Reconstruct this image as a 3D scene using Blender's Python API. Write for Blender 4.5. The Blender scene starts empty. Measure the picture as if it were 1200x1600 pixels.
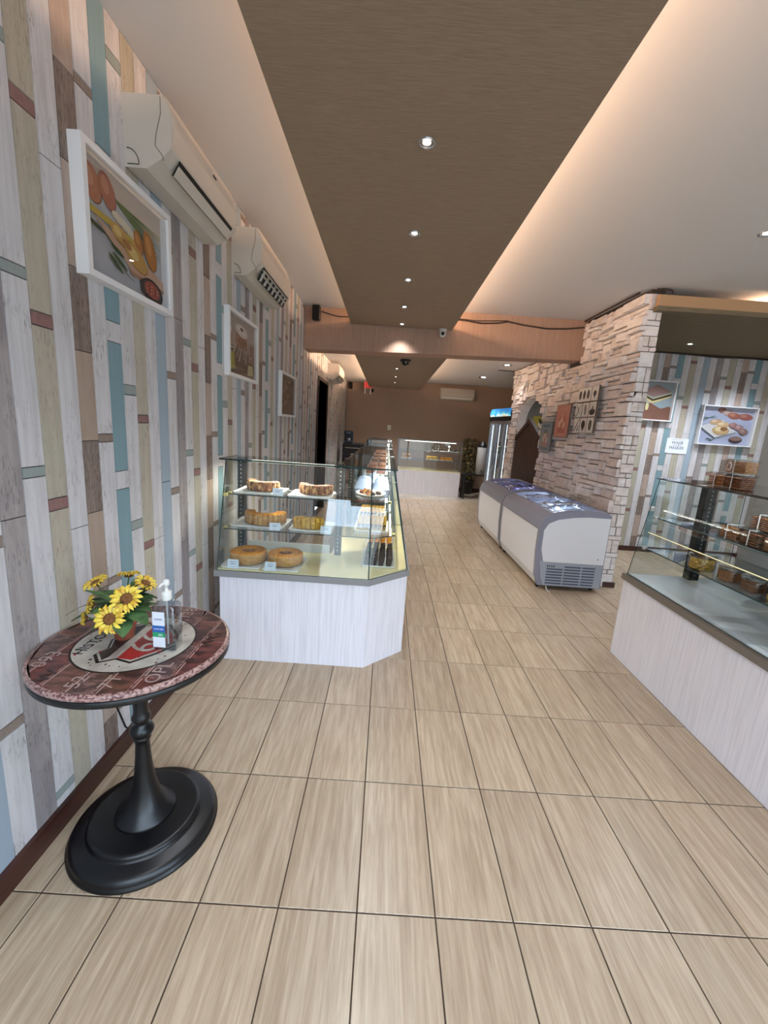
import bpy, math, random
from mathutils import Vector, Matrix
R = math.radians; PI = math.pi
C = bpy.context.scene.collection
S = bpy.context.scene
# ------------------------------------------------------------------ camera, world, light, exposure
f_px = 647.6
pitch, yaw, roll = -.1996, .0045, .0685
cp, sp, cy, sy = math.cos(pitch), math.sin(pitch), math.cos(yaw), math.sin(yaw)
fw = Vector((sy*cp, cy*cp, sp)); r0 = Vector((cy, -sy, 0)); u0 = r0.cross(fw)
rt = r0*math.cos(roll) + u0*math.sin(roll); up = u0*math.cos(roll) - r0*math.sin(roll)
cd = bpy.data.cameras.new('camera'); cam = bpy.data.objects.new('camera', cd); C.objects.link(cam)
m = Matrix((rt, up, -fw)).transposed().to_4x4(); m.translation = Vector((0, 0, 1.51)); cam.matrix_world = m
cd.sensor_width = 36; cd.sensor_fit = 'AUTO'; cd.lens = f_px/1600*36; cd.clip_start = .02; cd.clip_end = 200
S.camera = cam
S.view_settings.view_transform = 'Standard'; S.view_settings.look = 'None'; S.view_settings.gamma = 1
S.view_settings.use_curve_mapping = False; S.view_settings.exposure = 0.0
w = bpy.data.worlds.new('world'); S.world = w; w.use_nodes = True
bg = w.node_tree.nodes['Background']; bg.inputs[0].default_value = (.65, .81, 1, 1); bg.inputs[1].default_value = 9.3

def area(name, loc, rot, sx, sy_, power, col, spread=180, portal=False):
    l = bpy.data.lights.new(name, 'AREA'); l.shape = 'RECTANGLE'; l.size = sx; l.size_y = sy_
    l.energy = power; l.color = col; l.spread = R(spread)
    o = bpy.data.objects.new(name, l); C.objects.link(o); o.location = loc; o.rotation_euler = rot
    if portal: l.cycles.is_portal = True
    return o
WARM = (1, .66, .42)
area('daylight_portal', (2.12, -1.58, 1.44), (R(90), 0, PI), 6.2, 2.88, 1, (1, 1, 1), portal=True)
# warm strips lying in the ceiling coves, shining up on to the ceiling
COVE = 24
area('cove_light', (-.275, 2.2, 2.82), (0, R(112), 0), .05, 6.6, COVE*.8, WARM)
area('cove_light', (.44, 2.2, 2.82), (0, R(-112), 0), .05, 6.6, COVE*2.2, WARM)
area('cove_light', (-.245, 7.9, 2.53), (0, R(112), 0), .04, 4.2, COVE*2.1, WARM)
area('cove_light', (.44, 7.9, 2.55), (0, R(-112), 0), .04, 4.2, COVE*1.1, WARM)
area('cove_light', (4.3, 4.34, 2.80), (PI, 0, 0), 1.6, .04, COVE*.9, WARM)

# ------------------------------------------------------------------ helpers
def link(o, parent=None):
    C.objects.link(o)
    if parent: o.parent = parent
    return o
def tag(o, label=None, cat=None, group=None, kind=None):
    if label: o['label'] = label
    if cat: o['category'] = cat
    if group: o['group'] = group
    if kind: o['kind'] = kind
    return o
def empty(name, loc, label, cat, group=None, rz=0, M=None):
    o = bpy.data.objects.new(name, None); o.empty_display_size = .1; C.objects.link(o)
    if M is not None: o.matrix_world = M
    else: o.location = loc; o.rotation_euler = (0, 0, rz)
    return tag(o, label, cat, group)
def facing(loc, d):
    x, y, z = {'+x': ((0, 1, 0), (0, 0, 1), (1, 0, 0)), '-x': ((0, -1, 0), (0, 0, 1), (-1, 0, 0)),
               '-y': ((1, 0, 0), (0, 0, 1), (0, -1, 0)), '+y': ((-1, 0, 0), (0, 0, 1), (0, 1, 0))}[d]
    m = Matrix((x, y, z)).transposed().to_4x4(); m.translation = Vector(loc); return m
class MB:
    def __init__(s): s.v = []; s.f = []; s.m = []; s.sm = []
    def add(s, V, F, mi=0, sm=False):
        b = len(s.v); s.v += [tuple(p) for p in V]; s.f += [tuple(b+i for i in q) for q in F]
        s.m += [mi]*len(F); s.sm += [sm]*len(F); return s
    def box(s, a, b, mi=0):
        x0, y0, z0 = a; x1, y1, z1 = b
        if x0 > x1: x0, x1 = x1, x0
        if y0 > y1: y0, y1 = y1, y0
        if z0 > z1: z0, z1 = z1, z0
        return s.add([(x0,y0,z0),(x1,y0,z0),(x1,y1,z0),(x0,y1,z0),(x0,y0,z1),(x1,y0,z1),(x1,y1,z1),(x0,y1,z1)],
                     [(0,3,2,1),(4,5,6,7),(0,1,5,4),(1,2,6,5),(2,3,7,6),(3,0,4,7)], mi)
    def bbox(s, a, b, r, mi=0):           # box with chamfered vertical+horizontal edges
        x0, y0, z0 = a; x1, y1, z1 = b
        P = lambda z, k: [(x0+k, y0+r, z), (x0+r, y0+k, z), (x1-r, y0+k, z), (x1-k, y0+r, z), (x1-k, y1-r, z), (x1-r, y1-k, z), (x0+r, y1-k, z), (x0+k, y1-r, z)]
        rings = [[(x0+r if p[0] < (x0+x1)/2 else x1-r, y0+r if p[1] < (y0+y1)/2 else y1-r, z0) for p in P(z0, 0)], P(z0+r, 0), P(z1-r, 0),
                 [(x0+r if p[0] < (x0+x1)/2 else x1-r, y0+r if p[1] < (y0+y1)/2 else y1-r, z1) for p in P(z1, 0)]]
        V = [p for q in rings for p in q]; F = []
        for k in range(3):
            for i in range(8):
                j = (i+1) % 8; F.append((k*8+i, k*8+j, (k+1)*8+j, (k+1)*8+i))
        F.append(tuple(range(7, -1, -1))); F.append(tuple(range(24, 32)))
        return s.add(V, F, mi)
    def prism(s, poly, z0, z1, mi=0, ax='z', sm=False):   # polygon extruded along an axis
        mp = {'z': lambda a, b, c: (a, b, c), 'y': lambda a, b, c: (a, c, b), 'x': lambda a, b, c: (c, a, b)}[ax]
        n = len(poly); V = [mp(a, b, z0) for a, b in poly]+[mp(a, b, z1) for a, b in poly]
        s.add(V, [tuple(range(n-1, -1, -1)), tuple(range(n, 2*n))], mi)
        return s.add(V, [(i, (i+1) % n, n+(i+1) % n, n+i) for i in range(n)], mi, sm)
    def lathe(s, prof, n=24, c=(0, 0, 0), mi=0, sm=True, M=None, cap=True):
        V = []; F = []
        for r_, z in prof:
            for i in range(n):
                a = 2*PI*i/n; p = Vector((r_*math.cos(a), r_*math.sin(a), z))
                if M is not None: p = M @ p
                V.append((p.x+c[0], p.y+c[1], p.z+c[2]))
        for k in range(len(prof)-1):
            for i in range(n): j = (i+1) % n; F.append((k*n+i, k*n+j, (k+1)*n+j, (k+1)*n+i))
        s.add(V, F, mi, sm)
        if cap:
            L = len(V)
            cf = []
            if prof[0][0] > 1e-5: cf.append(tuple(range(n-1, -1, -1)))
            if prof[-1][0] > 1e-5: cf.append(tuple(range(L-n, L)))
            if cf: s.add(V, cf, mi)
        return s
    def tube(s, pts, r_, n=8, mi=0, sm=True):
        pts = [Vector(p) for p in pts]; V = []; F = []
        for k, p in enumerate(pts):
            t = (pts[min(k+1, len(pts)-1)]-pts[max(k-1, 0)]).normalized()
            a = t.cross(Vector((0, 0, 1)));
            if a.length < .1: a = t.cross(Vector((1, 0, 0)))
            a.normalize(); b = t.cross(a); rr = r_[k] if isinstance(r_, (list, tuple)) else r_
            for i in range(n): q = p+a*rr*math.cos(2*PI*i/n)+b*rr*math.sin(2*PI*i/n); V.append(tuple(q))
        for k in range(len(pts)-1):
            for i in range(n): j = (i+1) % n; F.append((k*n+i, k*n+j, (k+1)*n+j, (k+1)*n+i))
        F2 = [tuple(range(n-1, -1, -1)), tuple(range(len(V)-n, len(V)))]
        return s.add(V, F, mi, sm).add(V, F2, mi)
    def slab4(s, q, t, mi=0):             # a thick quad pane, q = 4 corners
        q = [Vector(p) for p in q]; nrm = (q[1]-q[0]).cross(q[3]-q[0]).normalized()*t
        V = [p for p in q]+[p+nrm for p in q]
        return s.add(V, [(3,2,1,0),(4,5,6,7),(0,1,5,4),(1,2,6,5),(2,3,7,6),(3,0,4,7)], mi)
    def mesh(s, name, mats):
        me = bpy.data.meshes.new(name); me.from_pydata(s.v, [], s.f)
        for mm in (mats if isinstance(mats, (list, tuple)) else [mats]): me.materials.append(mm)
        me.polygons.foreach_set('material_index', s.m); me.polygons.foreach_set('use_smooth', s.sm); me.update(); return me
    def build(s, name, mats, parent=None, loc=None, label=None, kind=None):
        o = bpy.data.objects.new(name, s.mesh(name, mats)); link(o, parent)
        if loc: o.location = loc
        return tag(o, label, None, None, kind)
def box(name, a, b, mt, parent=None, **k): return MB().box(a, b).build(name, mt, parent, **k)
def inst(me, name, parent, loc, rot=None):
    o = bpy.data.objects.new(name, me); link(o, parent); o.location = loc
    if rot: o.rotation_euler = rot
    return o
def copy_tree(o, parent=None):
    c = o.copy(); C.objects.link(c)
    if parent is not None: c.parent = parent
    for ch in list(o.children): copy_tree(ch, c)
    return c
def rn(i):
    return random.Random(i*7919+13)

# ------------------------------------------------------------------ materials
MATS = {}
def N(t, ty, **k):
    n = t.nodes.new(ty)
    for a, b in k.items(): setattr(n, a, b)
    return n
def srgb(h):
    h = h.lstrip('#'); c = [int(h[i:i+2], 16)/255 for i in (0, 2, 4)]
    return tuple(x/12.92 if x < .04045 else ((x+.055)/1.055)**2.4 for x in c)
def mat(name, col, rough=.5, metal=0, emit=0, spec=.5, coat=0, noise=None, bump=0, coord='Object', alpha=None):
    """noise = (second colour, (sx,sy,sz), lo, hi, detail)"""
    if name in MATS: return MATS[name]
    if isinstance(col, str): col = srgb(col)
    m = bpy.data.materials.new(name); m.use_nodes = True; t = m.node_tree; b = t.nodes['Principled BSDF']
    b.inputs['Base Color'].default_value = (*col, 1); b.inputs['Roughness'].default_value = rough
    b.inputs['Metallic'].default_value = metal; b.inputs['Specular IOR Level'].default_value = spec
    b.inputs['Coat Weight'].default_value = coat
    if emit: b.inputs['Emission Color'].default_value = (*col, 1); b.inputs['Emission Strength'].default_value = emit
    if noise:
        c2, sc, lo, hi, det = noise
        if isinstance(c2, str): c2 = srgb(c2)
        if coord == 'World': src = N(t, 'ShaderNodeNewGeometry').outputs['Position']
        else: src = N(t, 'ShaderNodeTexCoord').outputs['Object']
        mp = N(t, 'ShaderNodeMapping'); mp.inputs['Scale'].default_value = sc; t.links.new(src, mp.inputs[0])
        nz = N(t, 'ShaderNodeTexNoise'); nz.inputs['Scale'].default_value = 1; nz.inputs['Detail'].default_value = det; t.links.new(mp.outputs[0], nz.inputs[0])
        rp = N(t, 'ShaderNodeMapRange'); rp.inputs[1].default_value = lo; rp.inputs[2].default_value = hi; t.links.new(nz.outputs[0], rp.inputs[0])
        mx = N(t, 'ShaderNodeMix', data_type='RGBA'); mx.inputs[6].default_value = (*col, 1); mx.inputs[7].default_value = (*c2, 1)
        t.links.new(rp.outputs[0], mx.inputs[0]); t.links.new(mx.outputs[2], b.inputs['Base Color'])
        if bump:
            bp = N(t, 'ShaderNodeBump'); bp.inputs['Strength'].default_value = bump; bp.inputs['Distance'].default_value = .003
            t.links.new(nz.outputs[0], bp.inputs['Height']); t.links.new(bp.outputs[0], b.inputs['Normal'])
    MATS[name] = m; return m
def glass(name, tint=(.965, .985, .978), refl=1.0, rough=0):
    if name in MATS: return MATS[name]
    m = bpy.data.materials.new(name); m.use_nodes = True; t = m.node_tree; t.nodes.remove(t.nodes['Principled BSDF'])
    o = t.nodes['Material Output']; tr = N(t, 'ShaderNodeBsdfTransparent'); tr.inputs[0].default_value = (*tint, 1)
    gl = N(t, 'ShaderNodeBsdfGlossy'); gl.inputs['Roughness'].default_value = rough
    lw = N(t, 'ShaderNodeLayerWeight'); lw.inputs[0].default_value = .5           # Schlick reflectance, the same on both faces of a pane
    pw = N(t, 'ShaderNodeMath', operation='POWER'); pw.inputs[1].default_value = 5; t.links.new(lw.outputs['Facing'], pw.inputs[0])
    mu = N(t, 'ShaderNodeMath', operation='MULTIPLY_ADD', use_clamp=True); mu.inputs[1].default_value = .94*refl; mu.inputs[2].default_value = .045*refl
    t.links.new(pw.outputs[0], mu.inputs[0])
    mx = N(t, 'ShaderNodeMixShader'); t.links.new(mu.outputs[0], mx.inputs[0]); t.links.new(tr.outputs[0], mx.inputs[1]); t.links.new(gl.outputs[0], mx.inputs[2])
    t.links.new(mx.outputs[0], o.inputs[0]); MATS[name] = m; return m
def flat(h, rough=.5): return mat('print_'+h.lstrip('#'), h, rough)

def wood_panel(name, base, dark, amount=.5, streak=(40, 40, 3), scr=.62, tone=.25, second=None):
    """weathered painted board: long streaks, cross-scratches and dark specks, all in world space"""
    m = bpy.data.materials.new(name); m.use_nodes = True; t = m.node_tree; b = t.nodes['Principled BSDF']; b.inputs['Roughness'].default_value = .62
    b.inputs['Specular IOR Level'].default_value = .25
    pos = N(t, 'ShaderNodeNewGeometry').outputs['Position']
    def nz(sc, det=4, ro=.6):
        mp = N(t, 'ShaderNodeMapping'); mp.inputs['Scale'].default_value = sc; t.links.new(pos, mp.inputs[0])
        n = N(t, 'ShaderNodeTexNoise'); n.inputs['Scale'].default_value = 1; n.inputs['Detail'].default_value = det; n.inputs['Roughness'].default_value = ro
        t.links.new(mp.outputs[0], n.inputs[0]); return n.outputs[0]
    def rng(s, lo, hi, a=0, c=1):
        r_ = N(t, 'ShaderNodeMapRange'); r_.inputs[1].default_value = lo; r_.inputs[2].default_value = hi; r_.inputs[3].default_value = a; r_.inputs[4].default_value = c
        t.links.new(s, r_.inputs[0]); return r_.outputs[0]
    def mix(f, A, B, mode='MIX'):
        mx = N(t, 'ShaderNodeMix', data_type='RGBA', blend_type=mode); t.links.new(f, mx.inputs[0])
        for i, q in ((6, A), (7, B)):
            if hasattr(q, 'links'): t.links.new(q, mx.inputs[i])
            else: mx.inputs[i].default_value = (*q, 1)
        return mx.outputs[2]
    base = srgb(base); dark = srgb(dark)
    c = base
    if second: c = mix(rng(nz((3, 3, 2.2), 3), .48, .56), c, srgb(second))
    c = mix(rng(nz(streak, 5), .42, .75, 0, tone), c, dark)
    patch = rng(nz((9, 9, 6), 5, .7), scr-.06, scr+.1)
    fine = rng(nz((150, 150, 26), 3, .7), .5, .62)
    mu = N(t, 'ShaderNodeMath', operation='MULTIPLY'); t.links.new(patch, mu.inputs[0]); t.links.new(fine, mu.inputs[1])
    m2 = N(t, 'ShaderNodeMath', operation='MULTIPLY'); t.links.new(mu.outputs[0], m2.inputs[0]); m2.inputs[1].default_value = amount
    c = mix(m2.outputs[0], c, dark)
    t.links.new(c, b.inputs['Base Color'])
    MATS[name] = m; return m
WP = dict(
    white=wood_panel('board_white', '#cdc9ca', '#857d7b', .85, tone=.4, scr=.56),
    grey=wood_panel('board_grey', '#948b8c', '#6d6567', .8, tone=.5, scr=.50, second='#a59c9a'),
    beige=wood_panel('board_beige', '#b5ab9b', '#8f8578', .8, tone=.4, scr=.50, second='#b3ac9a'),
    tan=wood_panel('board_tan', '#a99586', '#8c7768', .7, tone=.45, scr=.56, second='#b39f94'),
    brown=wood_panel('board_brown', '#8c7c72', '#5d4c46', .9, tone=.6, scr=.42),
    teal=wood_panel('board_teal', '#7d979e', '#728a91', .5, tone=.35, scr=.66),
    blue=wood_panel('board_blue', '#9ba8b3', '#8c98a3', .5, tone=.4, scr=.62),
    red=wood_panel('board_red', '#8f6d68', '#6b4d49', .4, streak=(6, 90, 60), tone=.5),
    moss=wood_panel('board_moss', '#929a96', '#767f7c', .3, tone=.3),
    bark=wood_panel('board_bark', '#8f7f74', '#6d5d54', .4, streak=(6, 90, 60), tone=.4))
M_gap = mat('wall_gap', '#4b4544', .9)

def floor_mat():
    m = bpy.data.materials.new('tile_wood'); m.use_nodes = True; t = m.node_tree; b = t.nodes['Principled BSDF']
    pos = N(t, 'ShaderNodeNewGeometry').outputs['Position']
    # a different number for each tile: floor of the position on the tile grid
    ad = N(t, 'ShaderNodeVectorMath', operation='SUBTRACT'); ad.inputs[1].default_value = (.0054, 1.037, 0); t.links.new(pos, ad.inputs[0])
    dv = N(t, 'ShaderNodeVectorMath', operation='DIVIDE'); dv.inputs[1].default_value = (.25, .4981, 10); t.links.new(ad.outputs[0], dv.inputs[0])
    fl = N(t, 'ShaderNodeVectorMath', operation='FLOOR'); t.links.new(dv.outputs[0], fl.inputs[0])
    wn = N(t, 'ShaderNodeTexWhiteNoise', noise_dimensions='3D'); t.links.new(fl.outputs[0], wn.inputs[0])
    sc = N(t, 'ShaderNodeVectorMath', operation='SCALE'); sc.inputs['Scale'].default_value = 7; t.links.new(wn.outputs['Color'], sc.inputs[0])
    ps = N(t, 'ShaderNodeVectorMath', operation='ADD'); t.links.new(pos, ps.inputs[0]); t.links.new(sc.outputs[0], ps.inputs[1])
    def nz(s, det, ro=.6, dist=0):
        mp = N(t, 'ShaderNodeMapping'); mp.inputs['Scale'].default_value = s; t.links.new(ps.outputs[0], mp.inputs[0])
        n = N(t, 'ShaderNodeTexNoise'); n.inputs['Scale'].default_value = 1; n.inputs['Detail'].default_value = det; n.inputs['Roughness'].default_value = ro
        n.inputs['Distortion'].default_value = dist; t.links.new(mp.outputs[0], n.inputs[0]); return n.outputs[0]
    g1 = nz((55, 3.2, 3), 5, .65, .5); g2 = nz((190, 9, 9), 2)
    cr = N(t, 'ShaderNodeValToRGB'); cr.color_ramp.elements[0].position = .36; cr.color_ramp.elements[0].color = (*srgb('#aa937b'), 1)
    cr.color_ramp.elements[1].position = .62; cr.color_ramp.elements[1].color = (*srgb('#c3ae95'), 1); t.links.new(g1, cr.inputs[0])
    mx = N(t, 'ShaderNodeMix', data_type='RGBA', blend_type='MULTIPLY'); mx.inputs[0].default_value = .35
    rp = N(t, 'ShaderNodeMapRange'); rp.inputs[1].default_value = .38; rp.inputs[2].default_value = .6; rp.inputs[3].default_value = .74; t.links.new(g2, rp.inputs[0])
    cb = N(t, 'ShaderNodeCombineColor'); [t.links.new(rp.outputs[0], cb.inputs[i]) for i in range(3)]
    t.links.new(cr.outputs[0], mx.inputs[6]); t.links.new(cb.outputs[0], mx.inputs[7])
    hv = N(t, 'ShaderNodeHueSaturation'); t.links.new(mx.outputs[2], hv.inputs['Color'])
    r2 = N(t, 'ShaderNodeMapRange'); r2.inputs[3].default_value = .90; r2.inputs[4].default_value = 1.07; t.links.new(wn.outputs['Value'], r2.inputs[0]); t.links.new(r2.outputs[0], hv.inputs['Value'])
    t.links.new(hv.outputs[0], b.inputs['Base Color'])
    b.inputs['Roughness'].default_value = .27; b.inputs['Specular IOR Level'].default_value = .5
    bp = N(t, 'ShaderNodeBump'); bp.inputs['Strength'].default_value = .12; bp.inputs['Distance'].default_value = .002; t.links.new(g1, bp.inputs['Height']); t.links.new(bp.outputs[0], b.inputs['Normal'])
    MATS['tile_wood'] = m; return m
M_tile = floor_mat()
M_grout = mat('grout', '#4a3b30', .8)
M_ceil = mat('ceiling_paint', '#d8d6d6', .85, spec=.2)
M_panel = mat('panel_fabric', '#a18d79', .8, spec=.2, noise=('#8f7c69', (16, 270, 270), .30, .70, 3), coord='World', bump=.12)
M_beam = mat('beam_fabric', '#b39380', .8, spec=.2, noise=('#a88875', (120, 120, 4), .35, .65, 3), coord='World', bump=.2)
M_back = mat('back_wall_fabric', '#a58d7d', .85, spec=.2, noise=('#a08878', (90, 90, 5), .35, .65, 3), coord='World')
M_soffit = mat('soffit_fabric', '#847762', .8, spec=.2, noise=('#776a56', (6, 120, 120), .35, .65, 3), coord='World')
M_grey_wall = mat('greige_wall', '#8d857c', .85)
M_base = mat('baseboard_wood', '#4a2720', .35, noise=('#331812', (6, 6, 60), .35, .65, 3), coord='World')
M_white = mat('white_plastic', '#d9d7d2', .35)
M_frame = mat('frame_white', '#e6e4e4', .35)
M_cream = mat('aged_plastic', '#c3bbb0', .4)
M_dark = mat('dark_slot', '#17130f', .7)
M_black = mat('black_plastic', '#141416', .4)
M_blackm = mat('black_cast_iron', '#0c0d11', .32, metal=.1, spec=.5)
M_chrome = mat('chrome', '#c9c9cc', .15, metal=1)
M_steel = mat('brushed_steel', '#8f8f93', .4, metal=.7)
M_counter = mat('counter_laminate', '#f0eef6', .35, noise=('#e2dfe8', (90, 90, 3), .4, .7, 4), coord='World')
M_slab = mat('slab_edge', '#8f8e90', .4)
M_slab2 = mat('slab_edge_brown', '#7b7269', .4)
M_deck = mat('deck_cream', '#efe2b2', .16)
M_deckw = mat('deck_white', '#dfe6ec', .08, noise=('#b3b9be', (1.2, 3.2, 1), .52, .55, 2), coord='World')  # grey blotches put shadow patches into the white deck colour
M_glass = glass('case_glass', refl=1.4)
M_lid = glass('lid_glass', (.94, .965, 1), 1.5)
M_lid2 = glass('lid_glass_violet_reflection', (.80, .78, .93), 1.6)  # violet reflection put into the lid tint
M_clear = glass('clear_plastic', (.97, .97, .97), 1.3)
M_pic = glass('picture_glass', (.97, .97, .97), .9)
M_gtop = glass('case_top_glass', (.95, .98, .975), .55)
M_edge = mat('glass_edge', '#1d3a3b', .15)
M_lamp = mat('lamp_glow', (1, .96, .9), .5, emit=22)
# ------------------------------------------------------------------ room shell
YF, YB = -1.6, 10.95            # front (street) and back of the shop
YBEAM = 5.42
def struct(o, label, cat): return tag(o, label, cat, kind='structure')
# floor: grout slab with tiles on it
fl = MB().box((-1.2, YF-.1, -.10), (5.3, YB+.1, -.004)).build('floor', M_grout)
struct(fl, 'wood look tiled floor of long pale oak planks with dark joints', 'floor')
TX, TY, x0g, y0g = .25, .4981, .0054, 1.037
g = .0022
full = MB().bbox((g, g, -.004), (TX-g, TY-g, 0), .0012).mesh('tile', M_tile)
tiles = []
for j in range(-6, 17):
    for i in range(-5, 21):
        x, y = x0g+i*TX, y0g+j*TY
        if y > 9.2: continue
        cx, cyy = x+.125, y+.25
        if cyy < .35 and j > -3: pass
        vis = cyy > .55 and cx < 2.0+.05*cyy and cx > -1.25 and abs(cx) < cyy*1.05+.35
        if x+TX < -1.10: continue
        tiles.append((not vis, y, x, i, j))
tiles.sort()
rest = MB(); n = 0
for nv, y, x, i, j in tiles:
    xa, xb = max(x, -1.10), min(x+TX, 5.2); ya, yb = max(y, YF), min(y+TY, 9.2)
    if xb-xa < .02: continue
    part_ = xa > x+1e-4 or xb < x+TX-1e-4 or ya > y+1e-4 or yb < y+TY-1e-4
    if not nv and n < 296:
        n += 1
        if part_: MB().bbox((xa-x+g, ya-y+g, -.004), (xb-x-g, yb-y-g, 0), .0012).build('tile', M_tile, fl, (x, y, 0))
        else: inst(full, 'tile', fl, (x, y, 0))
    else: rest.box((xa+g, ya+g, -.004), (xb-g, yb-g, 0))
rest.build('tile_field', M_tile, fl, kind='stuff')
M_tile2 = mat('cream_tile', '#c9bda9', .12, noise=('#b9ad9b', (3, 3, 3), .4, .6, 3), coord='World')
bt = MB()
y = 9.204
while y < YB:
    x = -1.1
    while x < 5.2:
        bt.box((x+.002, y+.002, -.004), (min(x+.4, 5.2)-.002, min(y+.4, YB)-.002, 0)); x += .4
    y += .4
bt.build('cream_tile_field', M_tile2, fl, label='paler cream square tiles at the far end of the shop', kind='stuff')

# ---- left wall: wallpaper of weathered boards, each board a piece
PER = .585
COLS = [[('grey', 0, 1)],
        [('moss', 1.2835, .0335), ('white', 1.317, PER-.0335)],
        [('red', 1.163, .041), ('beige', 1.204, PER-.041)],
        [('white', 0, 1)],
        [('brown', 1.12, .27), ('tan', 1.39, PER-.27)],
        [('bark', 1.383, .031), ('white', 1.414, PER-.031)],
        [('white', 1.184, .076), ('teal', 1.26, PER-.076)],
        [('moss', 1.574, .041), ('white', 1.615, PER-.041)],
        [('red', 1.459, .035), ('beige', 1.494, PER-.035)],
        [('white', 0, 1)],
        [('blue', 0, 1)],
        [('bark', 1.679, .034), ('white', 1.713, PER-.034)]]
PW = .0872
def board_pieces(k, zt):
    """pieces (kind, z0, z1) of column k up to height zt"""
    out = []; col = COLS[k % 12]
    if len(col) == 1:
        z = -((k*37) % 10)/10*.9
        while z < zt: out.append((col[0][0], z, z+1.17)); z += 1.17
    else:
        for kd, z0, h in col:
            z = z0-PER*4
            while z < zt: out.append((kd, z, z+h)); z += PER
    return [(kd, max(a, 0), min(b, zt)) for kd, a, b in out if b > .03 and a < zt-.004]
cache = {}
def board_mesh(kd, w_, h, t=.004):
    key = (kd, round(w_, 4), round(h, 4))
    if key not in cache:
        q = .0012; m_ = MB()
        V = [(0, q, q), (0, w_-q, q), (0, w_-q, h-q), (0, q, h-q), (t, q+.001, q+.001), (t, w_-q-.001, q+.001), (t, w_-q-.001, h-q-.001), (t, q+.001, h-q-.001)]
        m_.add(V, [(0, 3, 2, 1), (4, 5, 6, 7), (0, 1, 5, 4), (1, 2, 6, 5), (2, 3, 7, 6), (3, 0, 4, 7)])
        cache[key] = m_.mesh('board', WP[kd])
    return cache[key]
def wall_height_left(y): return 2.895 if y < YBEAM+.15 else 2.60
def board_wall(parent, ka, kb, place, height, order, limit, skip=None):
    """place(k) -> (offset along wall); pieces get their own object until the limit is used up"""
    n = 0; restm = MB(); kinds = list(WP)
    for k in order:
        u = place(k); zt = height(u)
        for kd, a, b in board_pieces(k, zt):
            cuts = [(a, b)]
            if skip: cuts = skip(u, a, b)
            for a2, b2 in cuts:
                if b2-a2 < .006: continue
                if n < limit:
                    inst(board_mesh(kd, PW, b2-a2), 'board', parent, (0, u, a2)); n += 1
                else:
                    me = board_mesh(kd, PW, b2-a2)
                    restm.add([(v.co.x, v.co.y+u, v.co.z+a2) for v in me.vertices], [tuple(p.vertices) for p in me.polygons], kinds.index(kd))
    if restm.v: restm.build('board_field', [WP[k] for k in kinds], parent, kind='stuff')
DY0, DY1, DZ = 6.55, 7.50, 2.165
wl = MB(); XW = -1.104
wl.box((-1.3, YF, 0), (XW, DY0, 3.05)).box((-1.3, DY1, 0), (XW, YB, 3.05)).box((-1.3, DY0, DZ), (XW, DY1, 3.05))
wl = wl.build('wall_left', M_gap, None, (0, 0, 0))
struct(wl, 'left wall papered with vertical weathered boards in white, beige, teal and brown', 'wall')
wlb = MB().box((0, 0, 0), (.0005, .0005, .0005))
hold = wl
def yk(k): return 1.249+PW*(k-1)
near = [k for k in range(-6, 110) if yk(k) > -.2]
def skip_door(u, a, b):
    if u+PW > DY0 and u < DY1: return [(max(a, DZ), b)] if b > DZ else []
    return [(a, b)]
class P: pass
# boards are placed in wall space whose x origin is the wall face
for k in []: pass
def place_left(k): return yk(k)
def board_wall_left():
    order = sorted([k for k in range(-32, 111) if yk(k) < YB-.02 and yk(k) > YF], key=lambda k: (yk(k) < .75, yk(k)))
    n = 0; restm = MB(); kinds = list(WP)
    for k in order:
        u = yk(k); zt = wall_height_left(u)
        for kd, a, b in board_pieces(k, zt):
            for a2, b2 in skip_door(u, a, b):
                if b2-a2 < .006: continue
                me = board_mesh(kd, PW, b2-a2)
                if n < 296 and u > .7: inst(me, 'board', wl, (XW, u, a2)); n += 1
                else: restm.add([(v.co.x+XW, v.co.y+u, v.co.z+a2) for v in me.vertices], [tuple(p.vertices) for p in me.polygons], kinds.index(kd))
    restm.build('board_field', [WP[k] for k in kinds], wl, kind='stuff')
board_wall_left()
struct(box('baseboard_left', (-1.104, YF, 0), (-1.083, DY0-.05, .085), M_base), 'dark red brown wooden skirting along the left wall', 'baseboard')
# door in the left wall
dr = MB().box((-1.30, DY0, 0), (-1.27, DY1, DZ)).build('door_1', mat('doorway_shade', '#15100f', .6))  # near-black sheet stands for the shade in the open doorway
struct(dr, 'dark open doorway in the left wall behind the long counter', 'door')
fr = MB().box((-1.30, DY0-.05, 0), (-1.085, DY0, DZ+.05)).box((-1.30, DY1, 0), (-1.085, DY1+.05, DZ+.05)).box((-1.30, DY0, DZ), (-1.085, DY1, DZ+.05))
fr.build('door_frame', mat('door_frame_wood', '#2b1c16', .5), dr)
MB().box((-1.27, DY0+.12, .1), (-1.262, DY1-.12, 1.0)).box((-1.27, DY0+.12, 1.1), (-1.262, DY1-.12, 2.05)).build('door_panel', mat('door_panel_wood', '#1d1512', .5), dr)

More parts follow.
